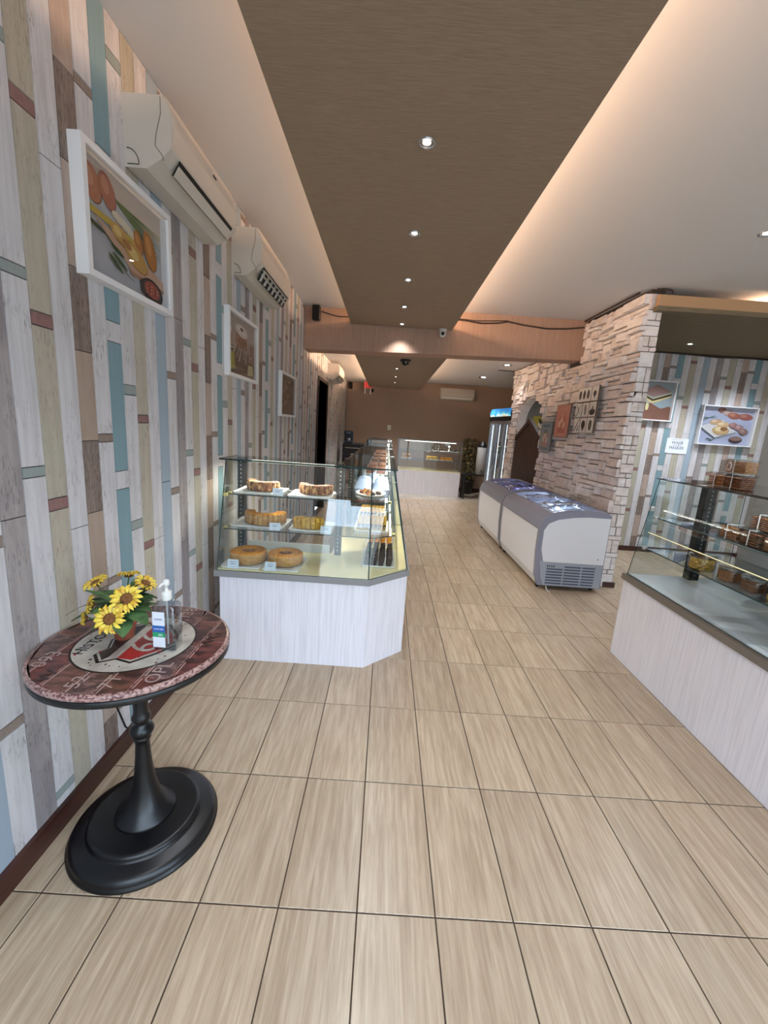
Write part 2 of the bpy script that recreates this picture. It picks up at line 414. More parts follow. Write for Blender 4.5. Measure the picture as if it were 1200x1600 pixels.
# ---- ceilings
c1 = MB().box((-1.3, YF, 2.895), (.12, YBEAM+.2, 3.05)).box((.12, YF, 2.95), (5.3, YB-5.05, 3.05)).build('ceiling', M_ceil)
struct(c1, 'white ceiling of the front room above the lowered brown panel', 'ceiling')
c2 = MB().box((-1.3, YBEAM+.2, 2.60), (.12, YB+.1, 3.05)).box((.12, YBEAM+.2, 2.70), (3.3, YB+.1, 3.05)).build('ceiling', M_ceil)
struct(c2, 'white ceiling of the back room beyond the beam', 'ceiling')
def drop_panel(y0, y1, z, th, ztop, xa, xb, label):
    o = MB().box((xa, y0, z), (xb, y1, z+th)).box((xa+.27, y0, z+th), (xb-.27, y1, ztop)).build('trim_1', M_panel)
    o.name = 'trim'; struct(o, label, 'ceiling panel')
    ls = MB()
    for x in (xa+.262, xb-.270): ls.box((x, y0+.02, z+th+.02), (x+.008, y1-.02, z+th+.03))
    ls.build('led_strip', mat('led_warm', (1, .62, .35), emit=6), o)
    return o
drop_panel(YF, YBEAM, 2.728, .035, 2.90, -.535, .70, 'long brown fabric covered ceiling panel with warm cove light at its edges, front room').name = 'trim_1'
drop_panel(YBEAM+.25, 10.1, 2.44, .035, 2.62, -.505, .70, 'shorter brown ceiling panel with small downlights in the back room').name = 'trim_2'
# beam
bz = lambda x: 2.405+.024*(x+1.1)
bm = MB().prism([(-1.104, bz(-1.1)), (2.40, bz(2.40)), (2.40, 2.97), (-1.104, 2.97)], YBEAM, YBEAM+.28, ax='y').build('trim_3', M_beam)
struct(bm, 'deep orange brown fabric covered beam crossing the ceiling', 'beam')
# ---- back wall, right wall of the back room
struct(box('wall_back', (-1.3, YB, 0), (3.5, YB+.12, 3.0), M_back), 'plain brown back wall of the shop', 'wall')
struct(box('baseboard_back', (-1.1, YB-.02, 0), (3.2, YB, .10), M_base), 'dark wooden skirting along the back wall', 'baseboard')
struct(box('wall_right_back', (3.22, 5.94, 0), (3.34, YB, 3.0), M_grey_wall), 'greige side wall of the back room seen through the stone arch', 'wall')
# ---- right alcove wall with the same board paper
YR = 5.86
wr = MB().box((3.0, YR+.004, 0), (5.3, YR+.12, 3.0)).build('wall_right_alcove', M_gap)
wr.name = 'wall_right'
struct(wr, 'far wall of the right alcove papered with blue grey weathered boards', 'wall')
RW = Matrix.Rotation(R(-90), 4, 'Z')
def board_wall_right():
    n = 0; restm = MB(); kinds = list(WP)
    for k in range(0, 27):
        u = 3.02+PW*k
        if u > 5.2: break
        for kd, a, b in board_pieces(k+9, 2.74):
            if b-a < .006: continue
            me = board_mesh(kd, PW, b-a)
            o = inst(me, 'board', wr, (u, YR+.004, a), (0, 0, R(-90))); o.location.x = u
            n += 1
    return n
board_wall_right()
struct(box('baseboard_right', (3.3, YR-.02, 0), (5.2, YR, .07), M_base), 'dark skirting under the alcove boards', 'baseboard')
sf = MB().box((2.42, 4.16, 2.75), (5.3, YR+.05, 2.79), 0).box((2.42, 4.16, 2.79), (5.3, 4.20, 2.885), 1).build('trim_4', [M_soffit, mat('fascia_fabric', '#c09a74', .8)])
struct(sf, 'lowered brown ceiling panel of the right alcove with an orange lit fascia', 'ceiling panel')
struct(box('wall_right_side', (5.2, YF, 0), (5.32, YR+.1, 3.0), M_grey_wall), 'plain greige wall at the far right', 'wall')
# ---- front wall with the shop window behind the camera
fw_ = MB().box((-1.3, YF-.12, 0), (-.95, YF, 3.05)).box((-.95, YF-.12, 2.88), (5.3, YF, 3.05)).box((1.05, YF-.10, 0), (1.13, YF-.02, 2.88)).box((3.2, YF-.10, 0), (3.28, YF-.02, 2.88))
struct(fw_.build('wall_front', M_grey_wall), 'front wall of the shop with wide glazed openings', 'wall')
wg = MB().box((-.95, YF-.07, 0), (1.05, YF-.062, 2.88)).box((1.13, YF-.07, 0), (3.2, YF-.062, 2.88)).box((3.28, YF-.07, 0), (5.2, YF-.062, 2.88)).build('window_1', glass('shop_glass', (.97, .98, .98), .8))
struct(wg, 'clear shop front glazing', 'window')
# pavement outside
struct(box('ground', (-14, -14, -.12), (18, YF-.12, -.02), mat('pavement', '#8f8c88', .9)), 'pavement outside the shop', 'ground')

struct(box('wall_opposite', (-14, -14.2, -.1), (18, -13.6, 6.6), mat('street_render', '#c9c4bb', .9)), 'pale unseen building added across the street to bound the reflected sky', 'building')  # unseen building, added so its roofline bounds the sky reflected in the cases
# ---- stone wall: local frame u along the wall (far -> near seen from aisle), built at x = face
SW_A, SW_B = Vector((2.39, 4.24)), Vector((2.28, 7.90))
ang = math.atan2(SW_B.y-SW_A.y, SW_B.x-SW_A.x)            # local +x runs away from the street
M_stone = mat('stone', '#ebe0dc', .85, spec=.2, noise=('#cdbfb9', (10, 10, 20), .45, .75, 6), coord='World', bump=.35)
M_stone2 = mat('stone_pale', '#f3edec', .85, spec=.2, noise=('#dcd2ce', (10, 10, 22), .45, .75, 6), coord='World', bump=.35)
M_stone_shade = mat('stone_shadow_gap', '#4e4541', .95)  # dark backing puts the shade between the stones into colour
LW = (SW_B-SW_A).length; TH = .125; HS = 2.955
arch_c, arch_h, arch_s, arch_r = 2.70, .60, 1.66, .50    # centre, half width, spring height, rise
def arch_top(u):
    q = (u-arch_c)/arch_h
    return arch_s+arch_r*math.sqrt(max(0, 1-q*q)) if abs(q) < 1 else 0
sw = MB()
def wallcol(u0, u1, z0, z1): sw.box((u0, -TH, z0), (u1, 0, z1))
wallcol(0, arch_c-arch_h, 0, HS); wallcol(arch_c+arch_h, LW, 0, 2.72)
na = 20
for i in range(na):
    ua = arch_c-arch_h+2*arch_h*i/na; ub = ua+2*arch_h/na
    za, zb = arch_top(ua), arch_top(ub)
    if i == 0: za = arch_s
    if i == na-1: zb = arch_s
    sw.prism([(ua, za), (ub, zb), (ub, 2.72), (ua, 2.72)], -TH, 0, ax='y')
stone = sw.build('wall_stone', M_stone_shade)
stone.location = (SW_A.x, SW_A.y, 0); stone.rotation_euler = (0, 0, ang)
stone.name = 'wall_right_stone'
al = MB()
for i in range(na):
    ua = arch_c-arch_h+2*arch_h*i/na; ub = ua+2*arch_h/na; za = arch_top(ua) if i else arch_s; zb = arch_top(ub) if i < na-1 else arch_s
    k0 = .985; al.prism([(arch_c+(ua-arch_c)*k0, za-.012), (arch_c+(ub-arch_c)*k0, zb-.012), (ub, zb), (ua, za)], -TH, .012, ax='y')
al.build('arch_lining', M_stone2, stone)
struct(stone, 'partition wall faced with stacked pale ledge stones, with an arched opening', 'wall')
# local frame: +x away from street, +y faces the aisle (towards -X world)
rs = random.Random(5)
cw, chh = .056, .047
def pack(nu, nz, ok):
    used = set(); out = []
    for jz in range(nz):
        for iu in range(nu):
            if (iu, jz) in used or not ok(iu, jz): continue
            wmax = rs.choice([2, 3, 4, 5, 6, 7, 4]); hmax = rs.choice([1, 1, 2, 2, 2, 3])
            w_ = 0
            while w_ < wmax and iu+w_ < nu and (iu+w_, jz) not in used and ok(iu+w_, jz): w_ += 1
            h_ = 1
            while h_ < hmax and jz+h_ < nz and all((iu+q, jz+h_) not in used and ok(iu+q, jz+h_) for q in range(w_)): h_ += 1
            if w_ < 2: h_ = min(h_, 2)
            for a in range(w_):
                for b in range(h_): used.add((iu+a, jz+b))
            out.append((iu, jz, w_, h_))
    return out
def stone_shape(m_, u0, z0, w_, h, d, fn, mi=0):
    """irregular block: fn(u, depth, z) -> xyz"""
    j = lambda s: rs.uniform(-s, s)
    q = .003; t = .004
    B = [(u0+q, z0+q), (u0+w_-q, z0+q), (u0+w_-q, z0+h-q), (u0+q, z0+h-q)]
    um = u0+w_*rs.uniform(.35, .65)
    Fp = [(u0+q+t+j(.002), z0+q+t+j(.003)), (um, z0+q+t+j(.004)), (u0+w_-q-t+j(.002), z0+q+t+j(.003)), (u0+w_-q-t+j(.002), z0+h-q-t+j(.003)), (um, z0+h-q-t+j(.004)), (u0+q+t+j(.002), z0+h-q-t+j(.003))]
    tilt = j(.014) if d > .012 else j(.004)
    tv = rs.uniform(-.010, .004) if d > .012 else 0
    V = [fn(a, 0, b) for a, b in B]+[fn(a, d+(tilt if k in (0, 5) else -tilt if k in (2, 3) else j(.004))+(tv if k >= 3 else 0), b) for k, (a, b) in enumerate(Fp)]
    m_.add(V, [(4, 5, 8, 9), (5, 6, 7, 8), (0, 1, 6, 5, 4), (1, 2, 7, 6), (2, 3, 9, 8, 7), (3, 0, 4, 9)], mi)
face = lambda u, d, z: (u, d, z)
endf = lambda u, d, z: (-d, -u, z)         # end face: u from the aisle corner inwards
stones = []
def okf(iu, jz):
    u, z = (iu+.5)*cw, (jz+.5)*chh
    if u > 1.18 and z > 2.40+.0: 
        if u < 1.52: return z < 2.46
        return z < 2.69
    if abs(u-arch_c) < arch_h+.0 and z < arch_top(u)+.005: return False
    return True
nu, nz_ = int(LW/cw), int(HS/chh)
for iu, jz, w_, h_ in pack(nu, nz_, okf): stones.append((iu*cw*LW/(nu*cw), jz*chh, w_*cw*LW/(nu*cw), h_*chh, face))
ne = 3; ce = (TH+.012)/ne
jz = 0
while jz < nz_:
    h_ = rs.choice([1, 2, 2, 3]); h_ = min(h_, nz_-jz)
    if rs.random() < .45: stones.append((-.012, jz*chh, TH+.014, h_*chh, endf))
    else:
        c_ = rs.choice([.45, .55, .62]); stones.append((-.012, jz*chh, (TH+.014)*c_, h_*chh, endf)); stones.append((-.012+(TH+.014)*c_, jz*chh, (TH+.014)*(1-c_), h_*chh, endf))
    jz += h_
# jamb of the arch (far side, faces the street)
jamb = lambda u, d, z: (arch_c+arch_h-d, -u, z)
jz = 0
while jz*chh*2 < arch_s-.05:
    stones.append((0, jz*chh*2, TH, chh*2, jamb)); jz += 1
stones.sort(key=lambda s: (s[4] is face)*s[0] if s[2]*s[3] > .0022 else 9)
restm = MB()
for i, (u, z, w_, h, fn) in enumerate(stones):
    d = rs.choice([.008, .018, .030, .042, .054]) if fn is face else rs.choice([.004, .008, .014])
    mi = 0 if rs.random() < .5 else 1
    if i < 296:
        m_ = MB(); stone_shape(m_, u, z, w_, h, d, fn)
        m_.build('stone', (M_stone, M_stone2)[mi], stone)
    else: stone_shape(restm, u, z, w_, h, d, fn, mi)
restm.build('stone_field', [M_stone, M_stone2], stone, kind='stuff')
struct(box('baseboard_stone', (2.41, 4.215, 0), (2.535, 4.25, .055), M_base), 'short dark red skirting at the end of the stone wall', 'baseboard')
bpy.data.objects['baseboard_stone'].name = 'baseboard_right'

# ================================================================== THINGS
# ---- recessed downlights
M_ring = mat('lamp_ring', '#b9bbc0', .2, metal=.8)
def downlight(x, y, z, r_, power, label, group, cone=100, col=(.92, .95, 1)):
    t = empty('downlight', (x, y, z), label, 'ceiling light', group)
    MB().lathe([(r_*.78, .006), (r_*.80, -.004), (r_, -.006), (r_*1.04, 0), (r_*1.04, .004)], 28, cap=False).build('trim_ring', M_ring, t)
    MB().lathe([(r_*.80, -.002), (r_*.5, .014), (r_*.42, .016)], 20, cap=False).build('reflector', M_chrome, t)
    MB().lathe([(r_*.50, .010), (r_*.46, -.001), (.001, -.004)], 18, cap=False).build('bulb', M_lamp, t)
    l = bpy.data.lights.new('lamp', 'SPOT'); l.energy = power; l.color = col; l.spot_size = R(cone); l.spot_blend = .7; l.shadow_soft_size = .03
    o = bpy.data.objects.new('lamp', l); C.objects.link(o); o.location = (x, y, z-.012)
    return t
SP = 34
names = ['nearest to the street', 'second', 'third', 'fourth', 'last, closest to the beam']
for i, y in enumerate([2.073, 2.925, 3.765, 4.544, 5.26]):
    downlight(.085, y, 2.728, .037, SP, ['chrome ringed downlight nearest to the camera in the brown ceiling panel', 'second downlight along the front brown ceiling panel', 'third downlight along the front brown ceiling panel',
        'fourth downlight along the front brown ceiling panel', 'downlight at the end of the front ceiling panel, closest to the beam'][i], 'downlights of the front ceiling panel')
for y in (1.2, .35, -.6):
    l = bpy.data.lights.new('lamp', 'SPOT'); l.energy = SP; l.color = (.92, .95, 1); l.spot_size = R(100); l.spot_blend = .7; l.shadow_soft_size = .03
    o = bpy.data.objects.new('lamp', l); C.objects.link(o); o.location = (.085, y, 2.716)
for i, y in enumerate([6.867, 7.90, 8.90, 9.85]):
    downlight(.080, y, 2.44, .035, SP*2.2, ['first small downlight of the back ceiling panel, beside the dome camera', 'second small downlight of the back ceiling panel', 'third small downlight of the back ceiling panel', 'last small downlight of the back ceiling panel, farthest away'][i], 'downlights of the back ceiling panel')
downlight(2.436, 3.10, 2.95, .05, SP*1.2, 'downlight in the white ceiling at the right edge, near the stone wall', 'downlights in the white ceilings')
downlight(1.95, 9.2, 2.70, .10, SP*3.2, 'round flush downlight in the back room ceiling before the wall air conditioner', 'downlights in the white ceilings')
downlight(1.96, 7.45, 2.70, .08, SP*.5, 'round downlight in the back room ceiling nearest the beam, by the vent', 'downlights in the white ceilings')
downlight(3.58, 5.35, 2.75, .045, SP*2.6, 'small downlight in the lowered ceiling of the right alcove', 'downlights in the white ceilings')
for x_, y_ in ((4.55, 5.2), (3.9, 4.6)):  # two spots without fixtures, added to brighten the alcove
    l = bpy.data.lights.new('lamp', 'SPOT'); l.energy = SP*2.6; l.color = (.80, .90, 1); l.spot_size = R(125); l.spot_blend = .8; l.shadow_soft_size = .03
    o = bpy.data.objects.new('lamp', l); C.objects.link(o); o.location = (x_, y_, 2.735)
v = empty('ceiling_vent', (2.12, 8.05, 2.70), 'thin dark slotted vent in the back room ceiling', 'vent')
MB().box((-.17, -.05, -.006), (.17, .05, 0)).build('frame', M_cream, v)
for q in range(3): MB().box((-.15, -.035+q*.025, -.009), (.15, -.022+q*.025, -.005)).build('slot', M_dark, v)

# ---- air conditioners (local: +x along wall, +y up, +z out of the wall; origin at lower left back)
def aircon(M, L, H, D, label, style, group='split air conditioners'):
    t = empty('air_conditioner', None, label, 'air conditioner', group, M=M)
    prof = [(0, 0), (D*.45, 0), (D*.78, .035*H/.25), (D, .30*H), (D*1.02, .62*H), (D*.98, .80*H), (D*.86, H), (0, H)]
    body = MB()
    # prism along x of polygon in (z, y)
    P_ = [(z, y) for z, y in prof]
    n_ = len(P_)
    V = [(0, y, z) for z, y in P_]+[(L, y, z) for z, y in P_]
    body.add(V, [tuple(range(n_)), tuple(range(2*n_-1, n_-1, -1))]).add(V, [((i+1) % n_, i, n_+i, n_+(i+1) % n_) for i in range(n_)])
    b = body.build('housing', M_cream, t)
    mod = b.modifiers.new('bevel', 'BEVEL'); mod.width = .008; mod.segments = 2; mod.limit_method = 'ANGLE'; mod.angle_limit = R(30)
    # front cover, slightly proud
    fp = [(D*1.0, .33*H), (D*1.045, .62*H), (D*1.0, .81*H), (D*.88, H*1.012), (D*.86, H*1.0), (D*.97, .80*H), (D*1.01, .62*H), (D*.97, .33*H)]
    V = [(.012, y, z) for z, y in fp]+[(L-.012, y, z) for z, y in fp]; n_ = len(fp)
    MB().add(V, [tuple(range(n_)), tuple(range(2*n_-1, n_-1, -1))]+[((i+1) % n_, i, n_+i, n_+(i+1) % n_) for i in range(n_)]).build('front_cover', M_cream, t)
    # outlet on the lower slope between (D*.78,.035) and (D,.30H)
    a = Vector((D*.80, .06*H)); c = Vector((D*.985, .28*H)); nrm = Vector((c.y-a.y, -(c.x-a.x))).normalized()
    def strip(nm, x0, x1, f0, f1, off, th, mt, par=t):
        p, q = a.lerp(c, f0)+nrm*off, a.lerp(c, f1)+nrm*off; p2, q2 = p+nrm*th, q+nrm*th
        V = [(x0, p.y, p.x), (x1, p.y, p.x), (x1, q.y, q.x), (x0, q.y, q.x), (x0, p2.y, p2.x), (x1, p2.y, p2.x), (x1, q2.y, q2.x), (x0, q2.y, q2.x)]
        return MB().add(V, [(0,3,2,1),(4,5,6,7),(0,1,5,4),(1,2,6,5),(2,3,7,6),(3,0,4,7)]).build(nm, mt, par)
    if style == 'closed':
        strip('outlet_slot', .07, L-.05, .02, 1.0, .001, .001, M_dark)
        strip('louvre', .075, L-.055, .04, .72, .004, .004, M_cream, t)
        MB().box((L*.55, .72*H, D*1.03), (L*.60, .75*H, D*1.045)).build('badge', M_dark, t)
    elif style == 'open':
        strip('outlet_slot', .07, L-.05, -.25, 1.0, .001, .001, M_dark)
        for q in range(7):
            x = .10+q*(L-.18)/6.5; strip('vane', x, x+.008, -.2, .8, .002, .014, M_cream)
        strip('louvre', .075, L-.055, .70, .78, .004, .018, M_cream); strip('louvre', .075, L-.055, .28, .36, .006, .016, M_cream)
        for q in range(6):
            x = .115+q*(L-.18)/6.5; strip('grille_bar', x, x+.05, .45, .5, .003, .004, M_steel)
    else:
        MB().box((.01, .30*H, D*1.03), (L-.01, .305*H, D*1.05)).build('seam', M_dark, t)
        MB().box((.01, .66*H, D*1.035), (L-.01, .665*H, D*1.055)).build('seam', M_dark, t)
        MB().box((L*.5, .5*H, D*1.04), (L*.56, .53*H, D*1.055)).build('badge', M_steel, t)
        strip('louvre', .03, L-.03, .2, .9, .002, .004, M_white)
    # near side details: pipe knock-out arc and casing seam
    arc = []
    for q in range(9):
        an = PI/2*q/8; arc.append((-.0015, .012+.055*math.sin(an), .012+.045*math.cos(an)))
    MB().tube([(-.0015, .012, .012)]+arc+[(-.0015, .067, .012)], .0016, 5).build('pipe_cover_outline', M_dark, t)
    MB().tube([(-.001, H*.97, D*.80), (-.001, H*.75, D*.80), (-.001, H*.5, D*.70), (-.001, H*.32, D*.66), (-.001, H*.2, D*.80), (-.001, H*.12, D*.84)], .0016, 5).build('casing_seam', mat('seam_grey', '#7d766e', .7), t)
    return t
aircon(facing((-1.10, 1.855, 2.445), '+x'), .70, .25, .185, 'aged white wall air conditioner with closed louvre, nearest above the first food picture', 'closed')
aircon(facing((-1.10, 3.003, 2.44), '+x'), .80, .29, .19, 'wall air conditioner with open dark louvre and vanes, above the second picture', 'open')
aircon(facing((-1.10, 7.55, 2.28), '+x'), .80, .27, .19, 'white wall air conditioner beyond the beam, just past the dark doorway', 'open')
aircon(facing((1.262, YB, 2.31), '-y'), .84, .28, .19, 'flat white air conditioner mounted on the brown back wall', 'flat')

# ---- printed pictures: flat coloured shapes on a board
def art(name, parent, w_, h, items, bgc, z=0):
    m_ = MB(); mats = []
    def mi(cn):
        mm = flat(cn)
        if mm not in mats: mats.append(mm)
        return mats.index(mm)
    m_.add([(0, 0, z), (w_, 0, z), (w_, h, z), (0, h, z)], [(0, 1, 2, 3)], mi(bgc))
    for k, it in enumerate(items):
        zz = z+.00025*(k+1)
        if it[0] == 'e':
            _, cx, cy_, rx, ry, a, col = it; a = R(a); pts = []
            for q in range(26):
                th = 2*PI*q/26; X_, Y_ = rx*math.cos(th), ry*math.sin(th)
                pts.append((cx+(X_*math.cos(a)-Y_*math.sin(a)), cy_+(X_*math.sin(a)+Y_*math.cos(a))*1.0))
            pts = [(min(max(px_, 0), 1)*w_, min(max(py_, 0), 1)*h) for px_, py_ in pts] if True else pts
        else:
            pts = [(px_*w_, py_*h) for px_, py_ in it[1]]; col = it[2]
        m_.add([(px_, py_, zz) for px_, py_ in pts], [tuple(range(len(pts)))], mi(col))
    return m_.build(name, mats, parent)
def line(x0, y0, x1, y1, t, col):
    d = Vector((x1-x0, y1-y0)); n_ = Vector((-d.y, d.x)).normalized()*t
    return ('p', [(x0+n_.x, y0+n_.y), (x0-n_.x, y0-n_.y), (x1-n_.x*.5, y1-n_.y*.5), (x1+n_.x*.5, y1+n_.y*.5)], col)
def egg(cx, cy_, rx, ry, a, col, hi_, dk):
    return [('e', cx+.008, cy_-.01, rx, ry, a, dk), ('e', cx, cy_, rx, ry, a, col), ('e', cx-rx*.25, cy_+ry*.25, rx*.45, ry*.5, a, hi_)]
def picture(M, w_, h, items, bgc, label, group=None, depth=.035, rim=.022, mt=None, glassy=True, mount=.03):
    t = empty('framed_picture', None, label, 'picture', group, M=M)
    mt = mt or M_frame
    f = MB()
    f.box((0, 0, 0), (w_, rim, depth)).box((0, h-rim, 0), (w_, h, depth)).box((0, rim, 0), (rim, h-rim, depth)).box((w_-rim, rim, 0), (w_, h-rim, depth))
    f.build('frame', mt, t)
    box('backing', (rim*.5, rim*.5, .001), (w_-rim*.5, h-rim*.5, .006), mt, t)
    a = art('print', t, w_-2*rim, h-2*rim, items, bgc); a.location = (rim, rim, .0075)
    if glassy: box('glazing', (rim, rim, depth*.75), (w_-rim, h-rim, depth*.75+.002), M_pic, t)
    return t
food1 = ([('p', [(0, .84), (1, .70), (1, 1), (0, 1)], '#cdbdae')] +
  [line(.0, .98-.02*q, .98, .50+.035*q, .006+.003*(q % 3), ['#5f7a45', '#47663a', '#7b8f5a'][q % 3]) for q in range(9)] +
  egg(.13, .79, .095, .155, 12, '#b97a5c', '#cf957a', '#8e5640') + egg(.29, .82, .085, .15, 14, '#b0705a', '#c78b72', '#86503d') +
  [('e', .38+.05*q, .66-.02*q, .05, .035, 30*q, '#ddd2b8') for q in range(5)] +
  [('p', [(0, .60), (.38, .58), (.62, .54), (.62, .50), (.3, .52), (0, .545)], '#c4a94a'), ('p', [(.12, .52), (.62, .42), (1.0, .30), (1.0, .21), (.55, .225), (.5, .255)], '#c9a48c'), ('p', [(.5, .255), (.55, .225), (1, .21), (1, .175), (.52, .19)], '#a47d66')] +
  egg(.64, .56, .06, .11, 12, '#b0713a', '#c98d4f', '#855022') + egg(.80, .55, .085, .19, 14, '#b77636', '#cf9350', '#87521f') +
  egg(.40, .50, .115, .075, -30, '#c49a58', '#dcc07e', '#94682f') + egg(.60, .38, .16, .10, -32, '#c79b52', '#dfc282', '#94682f') + [('e', .48, .45, .06, .03, -25, '#a4703a')] +
  [('e', .13, .44, .10, .018, -16, '#2f4a2c'), line(.2, .43, .42, .30, .008, '#2f4a2c'), ('e', .36, .33, .08, .02, -22, '#2f4d2c'), ('e', .38, .24, .10, .022, -32, '#35552f'), ('e', .33, .20, .10, .02, -38, '#2f4a2c'), line(.42, .18, .55, .12, .006, '#35552f')] +
  [('e', .80, .125, .165, .125, -12, '#2a2a2e'), ('e', .80, .14, .135, .10, -12, '#43434a'), ('e', .80, .14, .115, .085, -12, '#a34a40')] +
  [('e', .72+.03*(q % 6), .10+.018*(q//3), .012, .009, 0, ['#c97a62', '#7d2d27', '#d9a184'][q % 3]) for q in range(15)])
cups = ([('p', [(0, 0), (1, 0), (1, .42), (0, .5)], '#7a5f50'), ('e', .04, .62, .15, .16, 0, '#b08a72'), ('e', .02, .74, .14, .09, 0, '#ddd5cf'), ('e', .02, .74, .05, .03, 0, '#6d5a4e'), ('p', [(.28, .5), (.72, .46), (.68, .78), (.30, .8)], '#a67d66'),
  ('e', .50, .80, .22, .10, -6, '#e3dcd6'), ('e', .50, .82, .13, .055, -6, '#efeae6'), ('e', .50, .83, .06, .03, -6, '#3d302a'), ('e', .52, .62, .17, .06, 0, '#8f5f49'), ('p', [(.74, .3), (.98, .3), (.98, .66), (.8, .62)], '#9c7866')] +
  [line(.15+.08*q, .25+.03*(q % 3), .3+.06*q, .55-.02*(q % 4), .02, ['#d8cdc2', '#8a7466', '#b9a698'][q % 3]) for q in range(9)] +
  [('p', [(.04, .08), (.26, .1), (.22, .36), (.02, .38)], '#b7b25a'), ('p', [(.70, .06), (.92, .08), (.9, .26), (.72, .25)], '#d8cf9a'), line(0, .44, .22, .45, .012, '#f6f6f4')])
leaf_art = [x for q in range(6) for x in egg(.25+.18*(q % 3)+.05*(q//3), .2+.13*q, .24, .07, 50-20*(q % 3), ['#8b7462', '#a48b76', '#76604f'][q % 3], '#b9a48e', '#4d3d33')] + [line(.1, .2, .8, .9, .02, '#54443a'), line(.2, .9, .7, .1, .02, '#b39f8a')]
picture(facing((-1.10, 1.545, 1.96), '+x'), .565, .425, food1, '#b9babf', 'framed picture of eggs, fried rolls and chillies, largest and nearest on the left wall', 'white framed food pictures on the left wall', .045)
picture(facing((-1.10, 2.85, 1.785), '+x'), .615, .43, cups, '#b3a79e', 'white framed picture of coffee cups under the second air conditioner', 'white framed food pictures on the left wall', .035)
picture(facing((-1.10, 4.22, 1.558), '+x'), .67, .435, leaf_art, '#8d7a6b', 'white framed brown picture third along the left wall, nearest the beam', 'white framed food pictures on the left wall', .035)
# right alcove pictures
potato = ([('p', [(0, .0), (.55, 0), (1, .3), (1, .62), (.3, .9), (0, .8)], '#aeb3cc')] +
  egg(.38, .92, .08, .075, 0, '#8f6259', '#a9796c', '#6d463f') + egg(.50, .86, .10, .08, -10, '#b39a92', '#c9b3a9', '#84665e') + egg(.62, .79, .12, .085, -6, '#a3604f', '#bd7f6a', '#7b4338') + egg(.84, .78, .14, .08, -4, '#a0584d', '#b87868', '#743d35') +
  [line(.02, .60, .26, .76, .012, '#3f6152'), line(.02, .66, .3, .74, .01, '#55806b'), line(.05, .70, .28, .70, .008, '#2f4d40')] +
  [('p', [(.02, .46), (.34, .18), (.72, .36), (.42, .66)], '#d8d6d6'), ('p', [(.02, .46), (.34, .18), (.34, .13), (.02, .41)], '#5e6470'), ('p', [(.34, .18), (.72, .36), (.72, .32), (.34, .13)], '#8b909a')] +
  egg(.30, .60, .12, .07, 12, '#c9a07c', '#e0c3a4', '#8f6a4a') + egg(.44, .54, .12, .07, 8, '#d1b083', '#e8d2ac', '#97764c') + egg(.42, .38, .16, .12, 0, '#c9a878', '#e4cfa4', '#8f7046') + [('e', .48, .42, .07, .055, 0, '#9a6a42')] +
  egg(.64, .53, .08, .075, 0, '#9c6f6d', '#b58c86', '#704a48') + egg(.76, .48, .08, .075, 0, '#a07c7c', '#bd9d99', '#725352') + egg(.86, .38, .085, .085, 0, '#8f6d6a', '#ad8d88', '#634442') +
  [('e', .74, .15, .13, .095, 0, '#3d2c2f'), ('e', .74, .18, .115, .06, 0, '#8d6e66'), ('e', .28, .1, .05, .015, 30, '#2f4d40'), ('e', .22, .13, .05, .015, -10, '#2f4d40')])
cakea = [('p', [(0, 0), (1, 0), (1, .34), (0, .46)], '#6f4c40'), ('e', .55, .2, .55, .25, 0, '#7d5648'), ('p', [(.05, .58), (.42, .43), (.95, .62), (.95, .74), (.42, .56), (.05, .72)], '#d9c98f'), ('p', [(.05, .64), (.42, .49), (.95, .66), (.95, .71), (.42, .54), (.05, .69)], '#241a14'),
  ('p', [(.04, .74), (.42, .60), (.95, .76), (.5, .93)], '#a07f7a'), ('p', [(.4, .42), (.75, .50), (.95, .38), (.7, .3)], '#8fa4ab'), ('e', .1, .33, .05, .10, 0, '#e0d9a8'), ('e', .28, .34, .05, .10, 0, '#e0d9a8')]
picture(facing((4.245, YR, 1.585), '-y'), .745, .525, potato, '#b7bbd2', 'glowing food picture of potatoes and a cutting board on the alcove wall', 'food pictures in the right alcove', .06, .014)
picture(facing((3.36, YR, 1.855), '-y'), .48, .525, cakea, '#9ba7ae', 'picture of a layered cake slice half hidden by the stone wall', 'food pictures in the right alcove', .05, .014)
def text(body, size, mt, parent, loc, ext=0, name='lettering', align='CENTER', rot=None, sx=1, extrude=.0004):
    cu = bpy.data.curves.new('t', 'FONT'); cu.body = body; cu.size = size; cu.align_x = align; cu.align_y = 'CENTER'; cu.extrude = extrude; cu.resolution_u = 3
    o = bpy.data.objects.new('t', cu); C.objects.link(o)
    me = bpy.data.meshes.new_from_object(o.evaluated_get(bpy.context.evaluated_depsgraph_get())); bpy.data.objects.remove(o)
    me.materials.clear(); me.materials.append(mt)
    r_ = bpy.data.objects.new(name, me); link(r_, parent); r_.location = loc; r_.scale = (sx, 1, 1)
    if rot: r_.rotation_euler = rot
    return r_
M_ink = mat('ink', '#26262c', .6); M_ink2 = mat('ink_blue', '#3a5c96', .6)
ns = empty('notice_sign', None, 'small white notice with bold lettering on the alcove wall, left of the potato picture', 'sign', M=facing((3.865, YR-.004, 1.435), '-y'))
box('paper', (0, 0, 0), (.30, .205, .003), mat('paper', '#dfe3ee', .6), ns)
text('WAJIB', .058, M_ink, ns, (.15, .145, .0035)); text('MASKER', .056, M_ink, ns, (.15, .075, .0035))
box('rule', (.09, .108, .003), (.21, .112, .0036), M_ink, ns); box('rule', (.06, .185, .003), (.24, .188, .0036), M_ink, ns)

